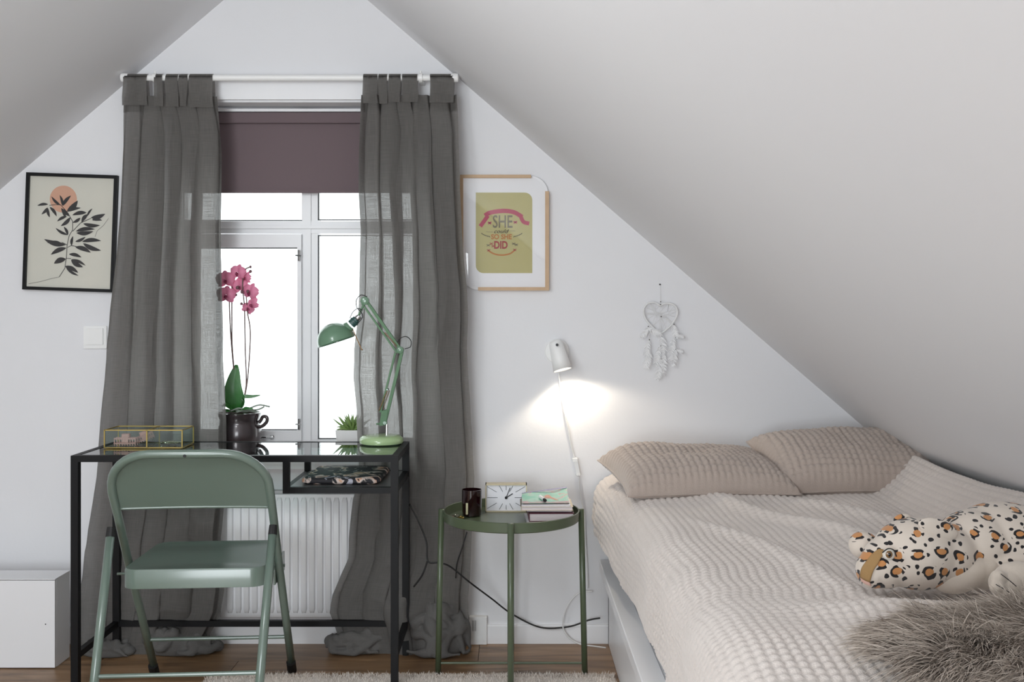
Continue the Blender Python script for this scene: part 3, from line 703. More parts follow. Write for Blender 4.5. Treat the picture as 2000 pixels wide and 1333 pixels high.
MB().obox((g3(699, 620)+g3(712, 592))/2, (g3(712, 592)-g3(699, 620))/2, Vector((.004, 0, .002)), (0, .008, 0)).build('head_link', 'armgreen', lp)
MB().tube([g3(690, 644, -.01), g3(699, 664, -.012), g3(707, 682, -.014)], .0016, 8).ell(g3(708, 683, -.014), .003, .003, .003, 8, 6).build('shade_handle', 'spring', lp)
MB().lathe([(.002, 0), (.016, .01), (.024, .03), (.018, .05), (.012, .06)], rim+Vector((.002, 0, -.002)), ax, 20).build('bulb', 'white', lp, True)
loop = [g3(718, 580), g3(706, 577), g3(697, 587), g3(698, 601), g3(706, 610), g3(709, 620), g3(700, 632)]
MB().tube(catmull([q+Vector((0, -.012, 0)) for q in loop], 8), .0016, 6).tube(catmull([g3(684, 622, -.008), g3(690, 610, -.010), g3(700, 603, -.012), g3(708, 606, -.012)], 8), .0014, 6).build('cable', 'blackcable', lp, True)
loop = [g3(774, 671), g3(782, 661), g3(793, 658), g3(802, 666), g3(801, 678), g3(790, 682)]
MB().tube(catmull([q+Vector((0, .008, 0)) for q in loop], 8), .0016, 6).build('cable', 'blackcable', lp, True)

# ================================================================ SILL PLANTS
OYp = 3.745; o3 = lambda x, y, d=0: P(x, y, OYp)+Vector((0, d, 0))
zs = OZ0+.0006
op = thing('potted_orchid', 'pink orchid in a dark glazed pot on the window sill', 'potted plant', (P(471, 0, OYp).x, OYp, zs))
pc = (P(468, 0, OYp).x, OYp, zs)
ph_ = P(0, 806, OYp).z-zs
MB().lathe([(.060, 0), (.074, .01), (.0775, .04), (.0775, ph_*.62), (.072, ph_*.72), (.070, ph_*.82), (.077, ph_*.93), (.079, ph_), (.072, ph_+.001), (.068, ph_*.9), (.066, ph_*.86)], pc, n=48).build('pot', 'pot', op, angle=50)
hc = Vector(pc)+Vector((.077, -.012, ph_*.72))
MB().tube(catmull([hc+Vector((-.006, 0, -.010)), hc+Vector((.010, -.004, -.006)), hc+Vector((.026, -.006, .010)), hc+Vector((.026, -.006, .026)), hc+Vector((.012, -.003, .028)), hc+Vector((.003, 0, .014)), hc+Vector((-.004, 0, .006))], 6), .0065, 10).build('pot_handle', 'pot', op, True)
MB().lathe([(.0665, 0), (.0665, .004), (.03, .010), (.001, .012)], Vector(pc)+Vector((0, 0, ph_*.85)), n=24).build('bark', 'soil', op)
def leaf(pts, wid, name, m_, par, n=5, fold=.12, nrm=(0, -1, .3)):
    sp_ = catmull(pts, 6); K = len(sp_); nrm = Vector(nrm); X_ = np.zeros((K, 2*n+1)); Y_ = X_.copy(); Z_ = X_.copy()
    for i, p in enumerate(sp_):
        t_ = i/(K-1); d = (sp_[min(i+1, K-1)]-sp_[max(i-1, 0)]).normalized(); sd = d.cross(nrm).normalized(); up = sd.cross(d)
        w_ = wid*(math.sin(PI*min(1, t_**.8)*.97+.05)**.7+.03)
        for j in range(-n, n+1):
            q = p+sd*w_*j/n+up*fold*w_*(abs(j)/n); X_[i, j+n], Y_[i, j+n], Z_[i, j+n] = q
    o = MB().grid(X_, Y_, Z_).build(name, m_, par, True)
    md = o.modifiers.new('thickness', 'SOLIDIFY'); md.thickness = .0012
    return o
leaf([o3(463, 803), o3(461, 785, -.01), o3(458, 755, -.015), o3(462, 713, .0)], .034, 'leaf', 'leaf', op, nrm=(.1, -1, .1))
leaf([o3(466, 803), o3(474, 785, -.01), o3(478, 775, -.02), o3(496, 774, -.03), o3(512, 771, -.03)], .012, 'leaf', 'leaf', op, nrm=(0, -.6, 1))
leaf([o3(462, 803), o3(454, 796, -.02), o3(446, 790, -.03), o3(438, 792, -.03)], .012, 'leaf', 'leaf', op, nrm=(0, -.7, 1))
leaf([o3(462, 804), o3(450, 801, -.03), o3(440, 800, -.04)], .009, 'leaf', 'leaf', op, nrm=(0, -.7, 1))
leaf([o3(468, 803), o3(480, 797, -.03), o3(500, 797, -.04)], .009, 'leaf', 'leaf', op, nrm=(0, -.7, 1))
for pts in ([(470, 803), (490, 797), (508, 791), (527, 795)], [(466, 804), (485, 801), (505, 800), (516, 795)], [(455, 802), (470, 797), (490, 803), (505, 806)], [(440, 806), (460, 800), (478, 804), (498, 801)]):
    MB().tube(catmull([o3(x, y, -.03+.01*i) for i, (x, y) in enumerate(pts)], 6), .0032, 6).build('aerial_root', 'root', op, True)
for pts in ([(464, 800), (456, 712), (451, 640), (449, 560)], [(466, 800), (455, 690), (454, 620), (455, 560)], [(468, 803), (481, 755), (480, 680), (479, 600), (476, 560), (480, 530), (492, 522)], [(470, 803), (483, 750), (490, 655), (485, 610), (483, 575)]):
    MB().tube(catmull([o3(x, y, -.004*i) for i, (x, y) in enumerate(pts)], 8), .0023, 6).build('flower_stem', 'stem', op, True)
def flower(px, py, R, rot, yaw, dep):
    c = o3(px, py, -.02+dep); TT = Matrix.Translation(c) @ Matrix.Rotation(yaw, 4, 'Z') @ Matrix.Rotation(rot, 4, 'Y')
    def pet(ang, L_, w_, y_):
        n = 10; m_ = 7; T_, S_ = np.meshgrid(np.linspace(.04, 1, n), np.linspace(-1, 1, m_), indexing='ij')
        ww = w_*np.sqrt(np.clip(np.sin(PI*np.clip(T_, .02, .985)**.75), 0, 1))
        a, b_ = L_*T_, ww*S_; X_ = a*math.sin(ang)+b_*math.cos(ang); Z_ = a*math.cos(ang)-b_*math.sin(ang); Y_ = y_-.006*np.sin(T_*PI)+.005*S_**2+.004*T_
        return X_, Y_, Z_
    m = MB(TT)
    for ang in (0, 2.25, -2.25): m.grid(*pet(ang, R*.95, R*.38, .002))
    f_ = m.build('flower', 'petal', op, True)
    for ang in (1.25, -1.25): MB(TT).grid(*pet(ang, R*1.02, R*.62, -.002)).build('petal', 'petal', f_, True)
    MB(TT).ell((0, -.008, -R*.12), R*.12, R*.18, R*.16, 8, 6).grid(*pet(PI, R*.45, R*.16, -.009)).build('lip', 'lip', f_, True)
for a in ((443, 547, .036, -.1, .1, 0), (467, 533, .032, .15, -.2, 0), (446, 577, .036, .1, .15, -.01), (468, 559, .033, -.2, -.1, .012), (482, 542, .024, .4, -.7, .01), (492, 571, .035, .3, -.4, -.008), (495, 595, .031, -.5, -.7, 0), (486, 603, .024, .5, .4, .012)): flower(*a)
for x, y_, q in ((492, 522, .0045), (492, 531, .0055), (470, 563, .006), (479, 571, .006), (490, 570, .0055), (478, 594, .005), (468, 577, .004)):
    MB().ell(o3(x, y_, -.045 if y_ > 540 else -.02), q, q, q*1.15, 10, 8).build('bud', 'bud', op, True)

sc_ = thing('potted_succulent', 'spiky green succulent in a small white square pot on the sill', 'potted plant', (P(688, 0, 3.745).x, 3.745, zs))
sx_, sz_ = P(688, 0, 3.745).x, P(0, 838, 3.745).z
m = MB(); hwd = .054
m.rings([rr3 for rr3 in [[(sx_+x, 3.745+y, zs) for x, y in rrect(-.046, .046, -.046, .046, .008, 3)], [(sx_+x, 3.745+y, sz_) for x, y in rrect(-hwd, hwd, -hwd, hwd, .009, 3)], [(sx_+x, 3.745+y, sz_) for x, y in rrect(-hwd+.005, hwd-.005, -hwd+.005, hwd-.005, .006, 3)], [(sx_+x, 3.745+y, sz_-.012) for x, y in rrect(-hwd+.006, hwd-.006, -hwd+.006, hwd-.006, .006, 3)]]])
m.build('pot', 'white', sc_, angle=40)
MB().box(sx_-.044, sx_+.044, 3.70, 3.79, sz_-.013, sz_-.008).build('soil', 'soil', sc_)
for k in range(34):
    a = k*2.39996; tl = .25+1.1*(k/34); L_ = .055+.025*random.random()*(1 if k > 12 else .4); base = Vector((sx_+.006*math.cos(a), 3.745+.006*math.sin(a), sz_-.008))
    dr = Vector((math.cos(a)*math.sin(tl), math.sin(a)*math.sin(tl)*.7, math.cos(tl)))
    p1 = base+dr*L_*.5+Vector((0, 0, .002)); p2 = base+dr*L_+Vector((0, 0, .012*math.sin(tl)*(1 if k % 3 else -.6)))
    if p2.y > 3.80: p2.y = 3.80
    MB().tube(catmull([base, p1, p2], 4), [.0055, .0062, .0062, .0055, .005, .004, .003, .0018, .0005], 6).build('leaf', 'succ', sc_, True)

# ================================================================ SIDE TABLE
SY = 3.38
st = thing('side_table', 'round olive green metal tray table beside the bed', 'side table', (0, SY, 0))
R_ = .222; zt2 = .5405; zb2 = .508
MB().lathe([(.001, zb2), (R_-.004, zb2), (R_, zb2+.003), (R_+.002, zt2), (R_-.001, zt2+.0015), (R_-.003, zt2), (R_-.006, zb2+.0045), (.001, zb2+.0045)], (-.002, SY, 0), n=72).build('tray', 'olive', st, angle=35)
for (a, b_) in (((-.232, SY), (-.243, SY)), ((.227, SY), (.239, SY)), ((-.004, SY-.232), (-.004, SY-.241)), ((-.002, SY+.229), (-.002, SY+.238))):
    dr = Vector((a[0], a[1]-SY, 0)).normalized(); b2 = Vector((b_[0], b_[1], 0))
    MB().tube([(a[0], a[1], zt2+.002), (b2.x, b2.y, .020 if b2.y < 3.2 else .004)], .0098, 14).build('leg', 'olive', st, True)
    MB().lathe([(.0092, 0), (.0098, .006)], (b2.x, b2.y, .0155 if b2.y < 3.2 else .0008), n=12).build('foot', 'rubber', st)
MB().tube([(-.242, SY, .036), (.238, SY, .036)], .004, 8).build('cross_bar', 'olive', st)
MB().tube([(-.004, SY-.24, .036), (-.002, SY+.237, .036)], .004, 8).build('cross_bar', 'olive', st)
MB().tube([(-.232+.004, SY, .52), (-.218, SY, .52)], .008, 8).tube([(.227-.004, SY, .52), (.214, SY, .52)], .008, 8).tube([(-.004, SY-.228, .52), (-.004, SY-.214, .52)], .008, 8).build('leg_clip', 'olive', st)
zs2 = zb2+.005
cd = thing('scented_candle', 'candle in a dark red glass on the tray table', 'candle', (P(921.5, 0, 3.42).x, 3.42, zs2))
cc = (P(921.5, 0, 3.42).x, 3.42, zs2)
MB().lathe([(.027, 0), (.031, .003), (.0335, .05), (.0335, .087), (.0315, .0875), (.0310, .068), (.001, .066)], cc, n=36).build('glass_jar', 'candle', cd, angle=40)
MB().lathe([(.0300, 0), (.0300, .002)], (cc[0], cc[1], zs2+.0665), n=24).build('wax', 'wax', cd)
lx = P(912, 0, 3.387).x
MB().box(lx-.0035, lx+.0035, 3.3845, 3.3875, zs2+.010, zs2+.048).build('label_strip', mat('cream_label', '#b9b490', .5), cd)

ck = thing('table_clock', 'rectangular white faced clock standing on the tray table', 'clock', (-.02, 3.49, zs2))
k0, k1 = P(948, 0, 3.48), P(1029, 0, 3.48); kx0, kx1 = k0.x, k1.x; kz0, kz1 = zs2, P(0, 946, 3.48).z
m = MB(); e = .0045
m.box(kx0, kx1, 3.48, 3.515, kz1-e, kz1).box(kx0, kx1, 3.48, 3.515, kz0, kz0+.003).box(kx0, kx0+.003, 3.48, 3.515, kz0, kz1).box(kx1-.003, kx1, 3.48, 3.515, kz0, kz1)
m.build('case', 'clockframe', ck)
MB().box(kx0+.003, kx1-.003, 3.489, 3.513, kz0+.003, kz1-e).build('dial', 'clockface', ck)
kc = Vector(((kx0+kx1)/2, 3.4885, (kz0+kz1)/2)); hw_, hh_ = (kx1-kx0)/2-.006, (kz1-kz0)/2-.007
for k in range(12):
    a = 2*PI*k/12; d = Vector((math.sin(a), 0, math.cos(a))); L_ = min(hw_/max(abs(d.x), 1e-6), hh_/max(abs(d.z), 1e-6)); 
    ln = L_*(.5 if k % 3 else .38) if k not in (3, 9) else L_*.55
    n_ = Vector((d.z, 0, -d.x)); MB().obox(kc+d*(L_-ln/2), d*ln/2, n_*.0006, (0, .0006, 0)).build('hour_mark', 'ink', ck)
for a, L_, w_ in ((.38, .036, .0010), (1.02, .026, .0014)):
    d = Vector((math.sin(a), 0, math.cos(a))); n_ = Vector((d.z, 0, -d.x)); MB().obox(kc+d*L_*.42+Vector((0, -.0015, 0)), d*L_*.58, n_*w_, (0, .0006, 0)).build('hand', 'ink', ck)
MB().lathe([(.0048, 0), (.0048, .002)], kc+Vector((0, -.004, 0)), (0, 1, 0), 16).build('hub', 'ink', ck)

# books and magazines
def book(cx, cy, z, w_, d_, h, rot, cover, pages, label, name='book', cat='book', grp='books and magazines stacked on the tray table', spine=-1):
    TT = Matrix.Translation((cx, cy, z)) @ Matrix.Rotation(rot, 4, 'Z')
    r_ = thing(name, label, cat, (cx, cy, z), grp); ct = min(.0016, h*.2)
    MB(TT).box(-w_/2, w_/2, -d_/2, d_/2, 0, ct).box(-w_/2, w_/2, -d_/2, d_/2, h-ct, h).box(-w_/2, -w_/2+ct, -d_/2, d_/2, 0, h).build('cover', cover, r_)
    MB(TT).box(-w_/2+ct, w_/2-.003, -d_/2+.003, d_/2-.003, ct, h-ct).build('pages', pages, r_); return r_
z = zs2
book(.118, 3.375, z, .15, .14, .004, .06, M['paper'], 'pages', 'thin pale booklet at the very bottom of the pile', 'booklet', 'booklet'); z += .0042
book(.125, 3.372, z, .145, .14, .026, .03, 'maroon', 'pages', 'thick maroon book with pale page edges, low in the pile'); z += .0262
book(.122, 3.39, z, .150, .14, .008, -.02, 'darkbook', 'pages', 'thin dark red notebook above the thick maroon book', 'notebook', 'book'); z += .0082
book(.112, 3.375, z, .168, .14, .013, .01, 'creambook', 'pages', 'cream paperback in the middle of the pile'); z += .0132
book(.110, 3.38, z, .158, .15, .005, -.01, M['paper'], 'pages', 'thin white magazine right under the beach magazine', 'magazine', 'magazine'); z += .0052
mg = thing('magazine', 'magazine with a turquoise beach cover and a lifted corner, on top of the pile', 'magazine', (.108, 3.38, z), 'books and magazines stacked on the tray table')
U, V = np.meshgrid(np.linspace(0, 1, 24), np.linspace(0, 1, 18)); XX = .033+.152*U; YY = 3.31+.16*V+.006*U
ZZ = z+.004+.014*V**2*(.4+1.3*U**2)+.0035*np.sin(U*7)*V
MB().grid(XX, YY, ZZ).build('cover', 'cover', mg, True)
m = MB()
for k in range(3): m.grid(XX+.0006*k, YY+.0004*k, ZZ-.0011*(k+1)-(ZZ-z)*.16*(k+1)+.0002)
m.build('pages', 'pages', mg, True)
# printed bather on the cover: towel and figure patches, laid on the sheet
def onsheet(poly, name, m_, lift=.0004):
    pts = []
    for u_, v_ in poly: pts.append((.033+.152*u_, 3.31+.16*v_+.006*u_, z+.004+.014*v_**2*(.4+1.3*u_**2)+.0035*math.sin(u_*7)*v_+lift))
    MB().add(pts, [tuple(range(len(pts)))]).build(name, m_, mg)
onsheet([(.5, .55), (.62, .5), (.72, .3), (.8, .28), (.66, .55), (.6, .75), (.5, .72)], 'bather_print', mat('skin_print', '#c98e76', .4))
onsheet([(0, .03), (1, .03), (1, .2), (.6, .14), (.3, .24), (0, .2)], 'sand_print', mat('sand_print', '#b99fa3', .4))
onsheet([(0, .93), (1, .93), (1, .99), (0, .99)], 'title_band_print', mat('violet_print', '#8d8aa8', .4), .0006)
a_, b_ = Vector((.092, 3.39, z+.0125)), Vector((.108, 3.325, z+.0105))
lt = thing('lip_balm', 'small white lip balm tube lying on the beach magazine', 'lip balm', a_)
MB().tube([a_, a_.lerp(b_, .78)], .0052, 14).build('tube', 'white', lt, angle=60); MB().tube([a_.lerp(b_, .79), b_], [.0054, .0048], 14).build('cap', 'rubber', lt, angle=60)
# trinkets
for k, (px, yy, col, nm, lb) in enumerate(((881, 3.36, 'pinkplastic', 'ring', 'pink ring on the left rim side of the tray'), (890, 3.39, 'silver', 'ring', 'silver ring beside the pink ring'), (900, 3.36, 'brass', 'earring', 'brass earring next to the candle on the tray'), (930, 3.26, 'brass', 'earring', 'brass earring lying in front of the candle'))):
    c = Vector(((px-CX)*yy/F, yy, zs2+.0055)); m = MB()
    m.tube([c+Vector((.0085*math.cos(a*PI/6), .0085*math.sin(a*PI/6)*.9, .0015*math.sin(a))) for a in range(12)], .0026 if k < 3 else .0014, 6, closed=True)
    r_ = thing(nm, lb, nm, c); m.build('band', col, r_, True); MB().ell(c+Vector((0, -.009, .004)), .0042, .0035, .0042, 8, 6).build('stone', col, r_, True)

# ================================================================ WALL THINGS
# light switch
sw = thing('light_switch', 'white square light switch on the wall left of the curtain', 'light switch', (-1.5, YW, 1.1))
a_, b_ = P(165, 637, YW), P(210, 681, YW)
MB().poly([(x, YW, z_) for x, z_ in rrect(a_.x, b_.x, b_.z, a_.z, .004, 3)], (0, -1, 0), .009).build('plate', 'white', sw)
MB().poly([(x, YW-.0092, z_) for x, z_ in rrect(a_.x+.0115, b_.x-.0115, b_.z+.0145, a_.z-.0085, .002, 2)], (0, -1, -.08), .005).build('rocker', 'white', sw)
# left picture
def M2(px, py, rot, cx, cy, s): pass
lpic = thing('framed_print', 'black framed print of a leafy branch and salmon sun, left of the window', 'picture', P(140, 455, YW))
TP = Matrix.Translation(P(140.5, 455, YW)) @ Matrix.Rotation(math.radians(2.0), 4, 'Y')
S_ = YW/F; HW, HH = 88.5*S_, 114*S_; fw = 6.2*S_
m = MB(TP); m.box(-HW, HW, -.02, -.001, HH-fw, HH).box(-HW, HW, -.02, -.001, -HH, -HH+fw).box(-HW, -HW+fw, -.02, -.001, -HH+fw, HH-fw).box(HW-fw, HW, -.02, -.001, -HH+fw, HH-fw); m.build('frame', 'black', lpic)
MB(TP).box(-HW+fw, HW-fw, -.010, -.002, -HH+fw, HH-fw).build('print', 'creamprint', lpic)
def cq(x, y):       # crop coordinates of the branch drawing -> frame local
    px, py = 30+x/4.94, 320+y/4.94; q = TP.inverted() @ P(px, py, YW); return q.x, q.z
def flat(pts, y_, T_): 
    return MB(T_).add([(x, y_, z_) for x, z_ in pts], [tuple(range(len(pts)))])
cxs, czs = cq(475, 345)
flat([(cxs+26.4*S_*math.cos(k*PI/20), czs-26.4*S_*math.sin(k*PI/20)) for k in range(40)], -.0104, TP).build('sun_print', 'salmon', lpic)
LV = [(360,318,450,405,13),(440,305,468,410,13),(550,310,470,410,17),(615,358,510,465,26),(645,430,515,465,15),(225,408,330,395,13),(265,492,325,425,14),(345,522,325,430,14),(412,512,345,420,15),(455,430,495,520,17),(480,430,530,510,13),(415,560,510,510,14),(450,605,545,520,18),(560,500,700,475,19),(755,435,705,510,10),(650,570,710,490,18),(565,572,640,525,15),(880,487,740,525,22),(850,550,750,545,14),(830,597,665,580,19),(780,635,595,655,19),(765,655,600,670,20),(400,622,520,690,13),(480,610,520,690,13),(290,730,500,785,24),(320,765,470,780,18),(570,700,555,795,13),(690,708,590,755,14),(840,747,655,755,20),(840,840,665,770,22),(740,860,590,805,22),(355,880,505,815,22),(650,905,530,875,17),(385,965,500,920,26),(690,985,550,925,14),(665,1000,550,930,22),(620,1055,490,990,20),(625,1083,500,1000,13)]
m = MB(TP)
for i, (x0_, y0_, x1_, y1_, w_) in enumerate(LV):
    dx_, dy_ = x1_-x0_, y1_-y0_; L_ = math.hypot(dx_, dy_); nx_, ny_ = -dy_/L_, dx_/L_; bend = .07*L_*(-1 if i % 2 else 1)
    up_, dn_ = [], []
    for k in range(9):
        t_ = k/8; w2 = w_*math.sin(PI*t_)**.8*(.8+.4*t_); bx_ = bend*math.sin(PI*t_)
        up_.append((x0_+dx_*t_+nx_*(bx_+w2), y0_+dy_*t_+ny_*(bx_+w2))); dn_.append((x0_+dx_*t_+nx_*(bx_-w2), y0_+dy_*t_+ny_*(bx_-w2)))
    pts = [cq(*q) for q in up_+dn_[-2:0:-1]]; yy = -.0107-.00002*i
    m.add([(x, yy, z_) for x, z_ in pts], [tuple(range(len(pts)))])
for line, w_ in (([(435,1095),(490,1010),(505,900),(510,800),(530,700),(565,640),(565,560),(520,480),(450,400),(400,398),(340,405)], 3), ([(515,810),(550,792),(600,800)], 3), ([(565,655),(640,575),(740,530)], 3), ([(505,915),(550,917)], 3), ([(510,785),(460,760)], 3), ([(140,1160),(250,1140),(360,1110),(435,1095)], 1.6), ([(780,710),(800,650),(860,600),(910,530)], 1.4)):
    for (ax_, ay_), (bx_, by_) in zip(line, line[1:]):
        L_ = math.hypot(bx_-ax_, by_-ay_); nx_, ny_ = -(by_-ay_)/L_*w_, (bx_-ax_)/L_*w_
        pts = [cq(ax_+nx_, ay_+ny_), cq(bx_+nx_, by_+ny_), cq(bx_-nx_, by_-ny_), cq(ax_-nx_, ay_-ny_)]; m.add([(x, -.0106, z_) for x, z_ in pts], [(0, 1, 2, 3)])
m.build('branch_print', 'ink', lpic)
MB(TP).box(-HW+fw, HW-fw, -.0145, -.0138, -HH+fw, HH-fw).build('glazing', 'picglass', lpic)

# right picture with rounded, bare corners
rp_ = thing('framed_print', 'oak framed yellow lettering print right of the window', 'picture', P(986, 455, YW))
def r3(px, py, d=0): q = P(px, py, YW); return (q.x, YW-d, q.z)
def pxpoly(pts, d, th, name, m_, par):
    MB().poly([r3(x, y, d) for x, y in pts], (0, -1, 0), th).build(name, m_, par)
def rp_outline(x0, x1, y0, y1, rTR, rBL, n=8):
    pts = [(x0, y0), (x1-rTR, y0)]+[(x1-rTR+rTR*math.sin(PI/2*k/n), y0+rTR-rTR*math.cos(PI/2*k/n)) for k in range(1, n+1)]
    pts += [(x1, y1), (x0+rBL, y1)]+[(x0+rBL-rBL*math.sin(PI/2*k/n), y1-rBL+rBL*math.cos(PI/2*k/n)) for k in range(1, n+1)]
    return pts
pxpoly(rp_outline(901, 1069.5, 345.5, 566.5, 34, 36), .001, .009, 'mount', 'paper', rp_)
pxpoly(rp_outline(929.5, 1039.5, 377, 534, 15, 15), .0101, .0004, 'print', 'yellowprint', rp_)
def bar(pts, name='frame_bar'): pxpoly(pts, .0005, .021, name, 'oak', rp_)
bar([(899, 343), (1037, 343), (1037, 349), (899, 349)]); bar([(1064.5, 375), (1072, 375), (1072, 568), (1064.5, 568)]); bar([(934, 561.5), (1064.5, 561.5), (1064.5, 568), (934, 568)]); bar([(899, 349), (905, 349), (905, 530), (899, 530)])
for (cx_, cy_, a0_) in ((1035.5, 379, 0), (935, 532, PI)):
    arc = [Vector(r3(cx_+34*math.sin(a0_+PI/2*k/12), cy_-34*math.cos(a0_+PI/2*k/12), .008)) for k in range(13)]
    MB().tube(arc, .0022, 8).build('corner_edge', 'whitelac', rp_, True)
def c7(x, y): return 920+x/7.405, 370+y/7.405
def strip(line, w_, m_, name, d=.0108):
    pts = [Vector((*c7(x, y), 0)) for x, y in line]; sp_ = catmull(pts, 5); up_, dn_ = [], []
    for i, p in enumerate(sp_):
        dd = (sp_[min(i+1, len(sp_)-1)]-sp_[max(i-1, 0)]).normalized(); n_ = Vector((-dd.y, dd.x, 0))*w_/7.405/2; up_.append(p+n_); dn_.append(p-n_)
    mm = MB(); K = len(sp_); mm.add([r3(p.x, p.y, d) for p in up_]+[r3(p.x, p.y, d) for p in dn_], [(i, i+1, K+i+1, K+i) for i in range(K-1)])
    return mm.build(name, m_, rp_)
strip([(200, 385), (270, 345), (400, 322), (510, 318), (630, 340), (740, 405)], 62, 'pinkink', 'ribbon_print', .0110)
strip([(245, 385), (200, 450), (135, 540)], 58, 'pinkink', 'ribbon_print', .0108); strip([(720, 405), (760, 475), (840, 500)], 56, 'pinkink', 'ribbon_print', .0108)
strip([(245, 885), (330, 935), (440, 955), (560, 935), (640, 878)], 22, 'orangeink', 'garland_print')
strip([(215, 618), (320, 622)], 5, 'greyink', 'line_print'); strip([(545, 605), (640, 605)], 5, 'greyink', 'line_print')
for k in range(5):
    x_ = 150+26*k; y_ = 640+16*k-1.5*k*k; strip([(x_, y_), (x_+12, y_+6), (x_+20, y_+18)], 9, 'ink', 'sprig_print'); strip([(890-x_, y_), (878-x_, y_+6), (870-x_, y_+18)], 9, 'ink', 'sprig_print')
for x_, y_, m_ in ((270, 490, 'pinkink'), (640, 480, 'pinkink'), (295, 790, 'redink'), (615, 790, 'greyink'), (250, 812, 'greyink'), (655, 805, 'greyink'), (320, 825, 'redink'), (255, 885, 'redink'), (632, 878, 'redink')):
    for s_ in (-1, 1): strip([(x_-26*s_, y_-12), (x_, y_), (x_-22*s_, y_+16)], 16 if y_ < 600 else 9, m_, 'flower_print', .0109)
def text(s_, x, y, h, wid, m_, par, shear=0, d=.0112, frame=c7, off=0.0):
    cu = bpy.data.curves.new('lettering', 'FONT'); cu.body = s_; cu.size = 1; cu.shear = shear; cu.offset = off; cu.resolution_u = 3
    to = bpy.data.objects.new('lettering', cu); COL.objects.link(to); bpy.context.view_layer.update()
    me = bpy.data.meshes.new_from_object(to); COL.objects.unlink(to); bpy.data.objects.remove(to)
    xs = [v.co.x for v in me.vertices]; ys = [v.co.y for v in me.vertices]; x0, x1, y0, y1 = min(xs), max(xs), min(ys), max(ys)
    for v in me.vertices:
        fx_, fy_ = frame(x+(v.co.x-x0)/(x1-x0)*wid, y+h-(v.co.y-y0)/(y1-y0)*h); v.co = r3(fx_, fy_, d)
    me.materials.append(M[m_]); o = bpy.data.objects.new('lettering', me); COL.objects.link(o); attach(o, par); return o
text('SHE', 315, 378, 185, 285, 'greyink', rp_, off=.012); text('could', 335, 583, 55, 215, 'ink', rp_, .4, off=.008)
text('SO SHE', 290, 652, 76, 300, 'orangeink', rp_, off=.035); text('DID', 335, 752, 112, 195, 'redink', rp_, off=.035)
pxpoly(rp_outline(904, 1065, 348, 562, 32, 33), .0160, .0008, 'glazing', 'picglass', rp_)

# wall spot
ws = thing('wall_spot', 'small white reading spot lamp, switched on, on the wall beside the bed', 'lamp', P(1089, 685, YW))
MB().lathe([(.0435, 0), (.0435, .010), (.041, .0125), (.001, .013)], P(1087.5, 686, YW), (0, -1, 0), 40).build('wall_plate', 'white', ws, angle=35)
MB().tube([P(1089, 684, YW-.012), P(1088, 680, YW-.045)], .006, 10).build('swivel', 'chrome', ws)
axl = Vector((.23, -.20, -.95)).normalized(); q0 = P(1086, 672, 3.645)
MB().lathe([(.010, -.012), (.021, -.009), (.025, 0), (.029, .05), (.0335, .096), (.0315, .096), (.027, .05), (.022, .006)], q0, axl, 36, False).lathe([(.010, -.012), (.001, -.012)], q0, axl, 36, False).build('shade', 'white', ws, True)
MB().lathe([(.001, .070), (.014, .072), (.020, .078), (.022, .084), (.018, .089), (.001, .091)], q0, axl, 24).build('bulb', 'bulb', ws, True)
so.location = q0+axl*.103; so.rotation_euler = axl.to_track_quat('-Z', 'Y').to_euler()
MB().lathe([(.005, 0), (.005, .006)], P(1088, 674, 3.615), (0, -1, 0), 12).build('knob', 'gasket', ws)
wc = thing('lamp_cord', 'white lamp cord with inline switch running down from the wall spot', 'cord', P(1100, 800, 3.69))
cp = [P(x, y, 3.684+.002*i*0) for i, (x, y) in enumerate([(1091, 727), (1094, 755), (1099, 785), (1105, 818), (1111, 845), (1115, 870), (1122, 895)])]
MB().tube(catmull(cp, 8), .0026, 8).build('upper_cord', 'whitecable', wc, True)
MB().obox(P(1126.5, 912, 3.680), (.006, 0, .001), (0, .008, 0), Vector((-.006, 0, .031))).obox(P(1123, 899, 3.676), (.009, 0, 0), (0, .009, 0), (0, 0, .006)).ell(P(1129, 927, 3.679), .0095, .008, .008).build('inline_switch', 'white', wc)
cp = [P(x, y, 3.682) for x, y in [(1130, 932), (1132, 955), (1136, 980), (1142, 1010), (1143, 1050), (1146, 1100), (1148, 1150)]]
MB().tube(catmull(cp, 8), .0026, 8).build('lower_cord', 'whitecable', wc, True)

# dreamcatcher
dc = thing('dreamcatcher', 'white heart shaped dreamcatcher with feathers hanging on the wall over the bed', 'dreamcatcher', P(1290, 640, YW))
DY = 3.685; d3 = lambda x, y, d=0: P(x, y, DY)+Vector((0, d, 0))
heart = [(1289, 598), (1280, 592), (1268, 592), (1259, 600), (1257, 612), (1262, 625), (1273, 638), (1285, 649), (1290, 651), (1298, 647), (1312, 634), (1321, 620), (1323, 607), (1317, 597), (1306, 593), (1296, 594)]
hp = catmull([d3(x, y) for x, y in heart+[heart[0]]], 5)
MB().tube(hp, .0036, 8).build('heart_hoop', 'dream', dc, True)
m = MB(); K = len(hp)
for a, b_ in zip(range(0, K, 5), range(2, K, 5)):
    c = (hp[(a*3+11) % K]+hp[b_])/2; m.tube([hp[a], c.lerp(d3(1291, 620), .4), hp[(b_*2+7) % K]], .0006, 4)
m.build('web', 'dream', dc)
MB().tube([d3(1289, 557), d3(1289.5, 592)], .0009, 6).build('hanging_thread', 'dream', dc)
MB().ell(P(1289, 556, YW-.004), .003, .003, .003).build('nail', 'gasket', dc)
for x, y in ((1290, 590), (1290, 595), (1291, 619), (1316, 634), (1268, 664), (1290, 676), (1319, 659), (1319, 683), (1290, 701), (1266, 638)): MB().ell(d3(x, y, -.004), .0022, .0022, .0022, 8, 6).build('bead', 'bead', dc, True)
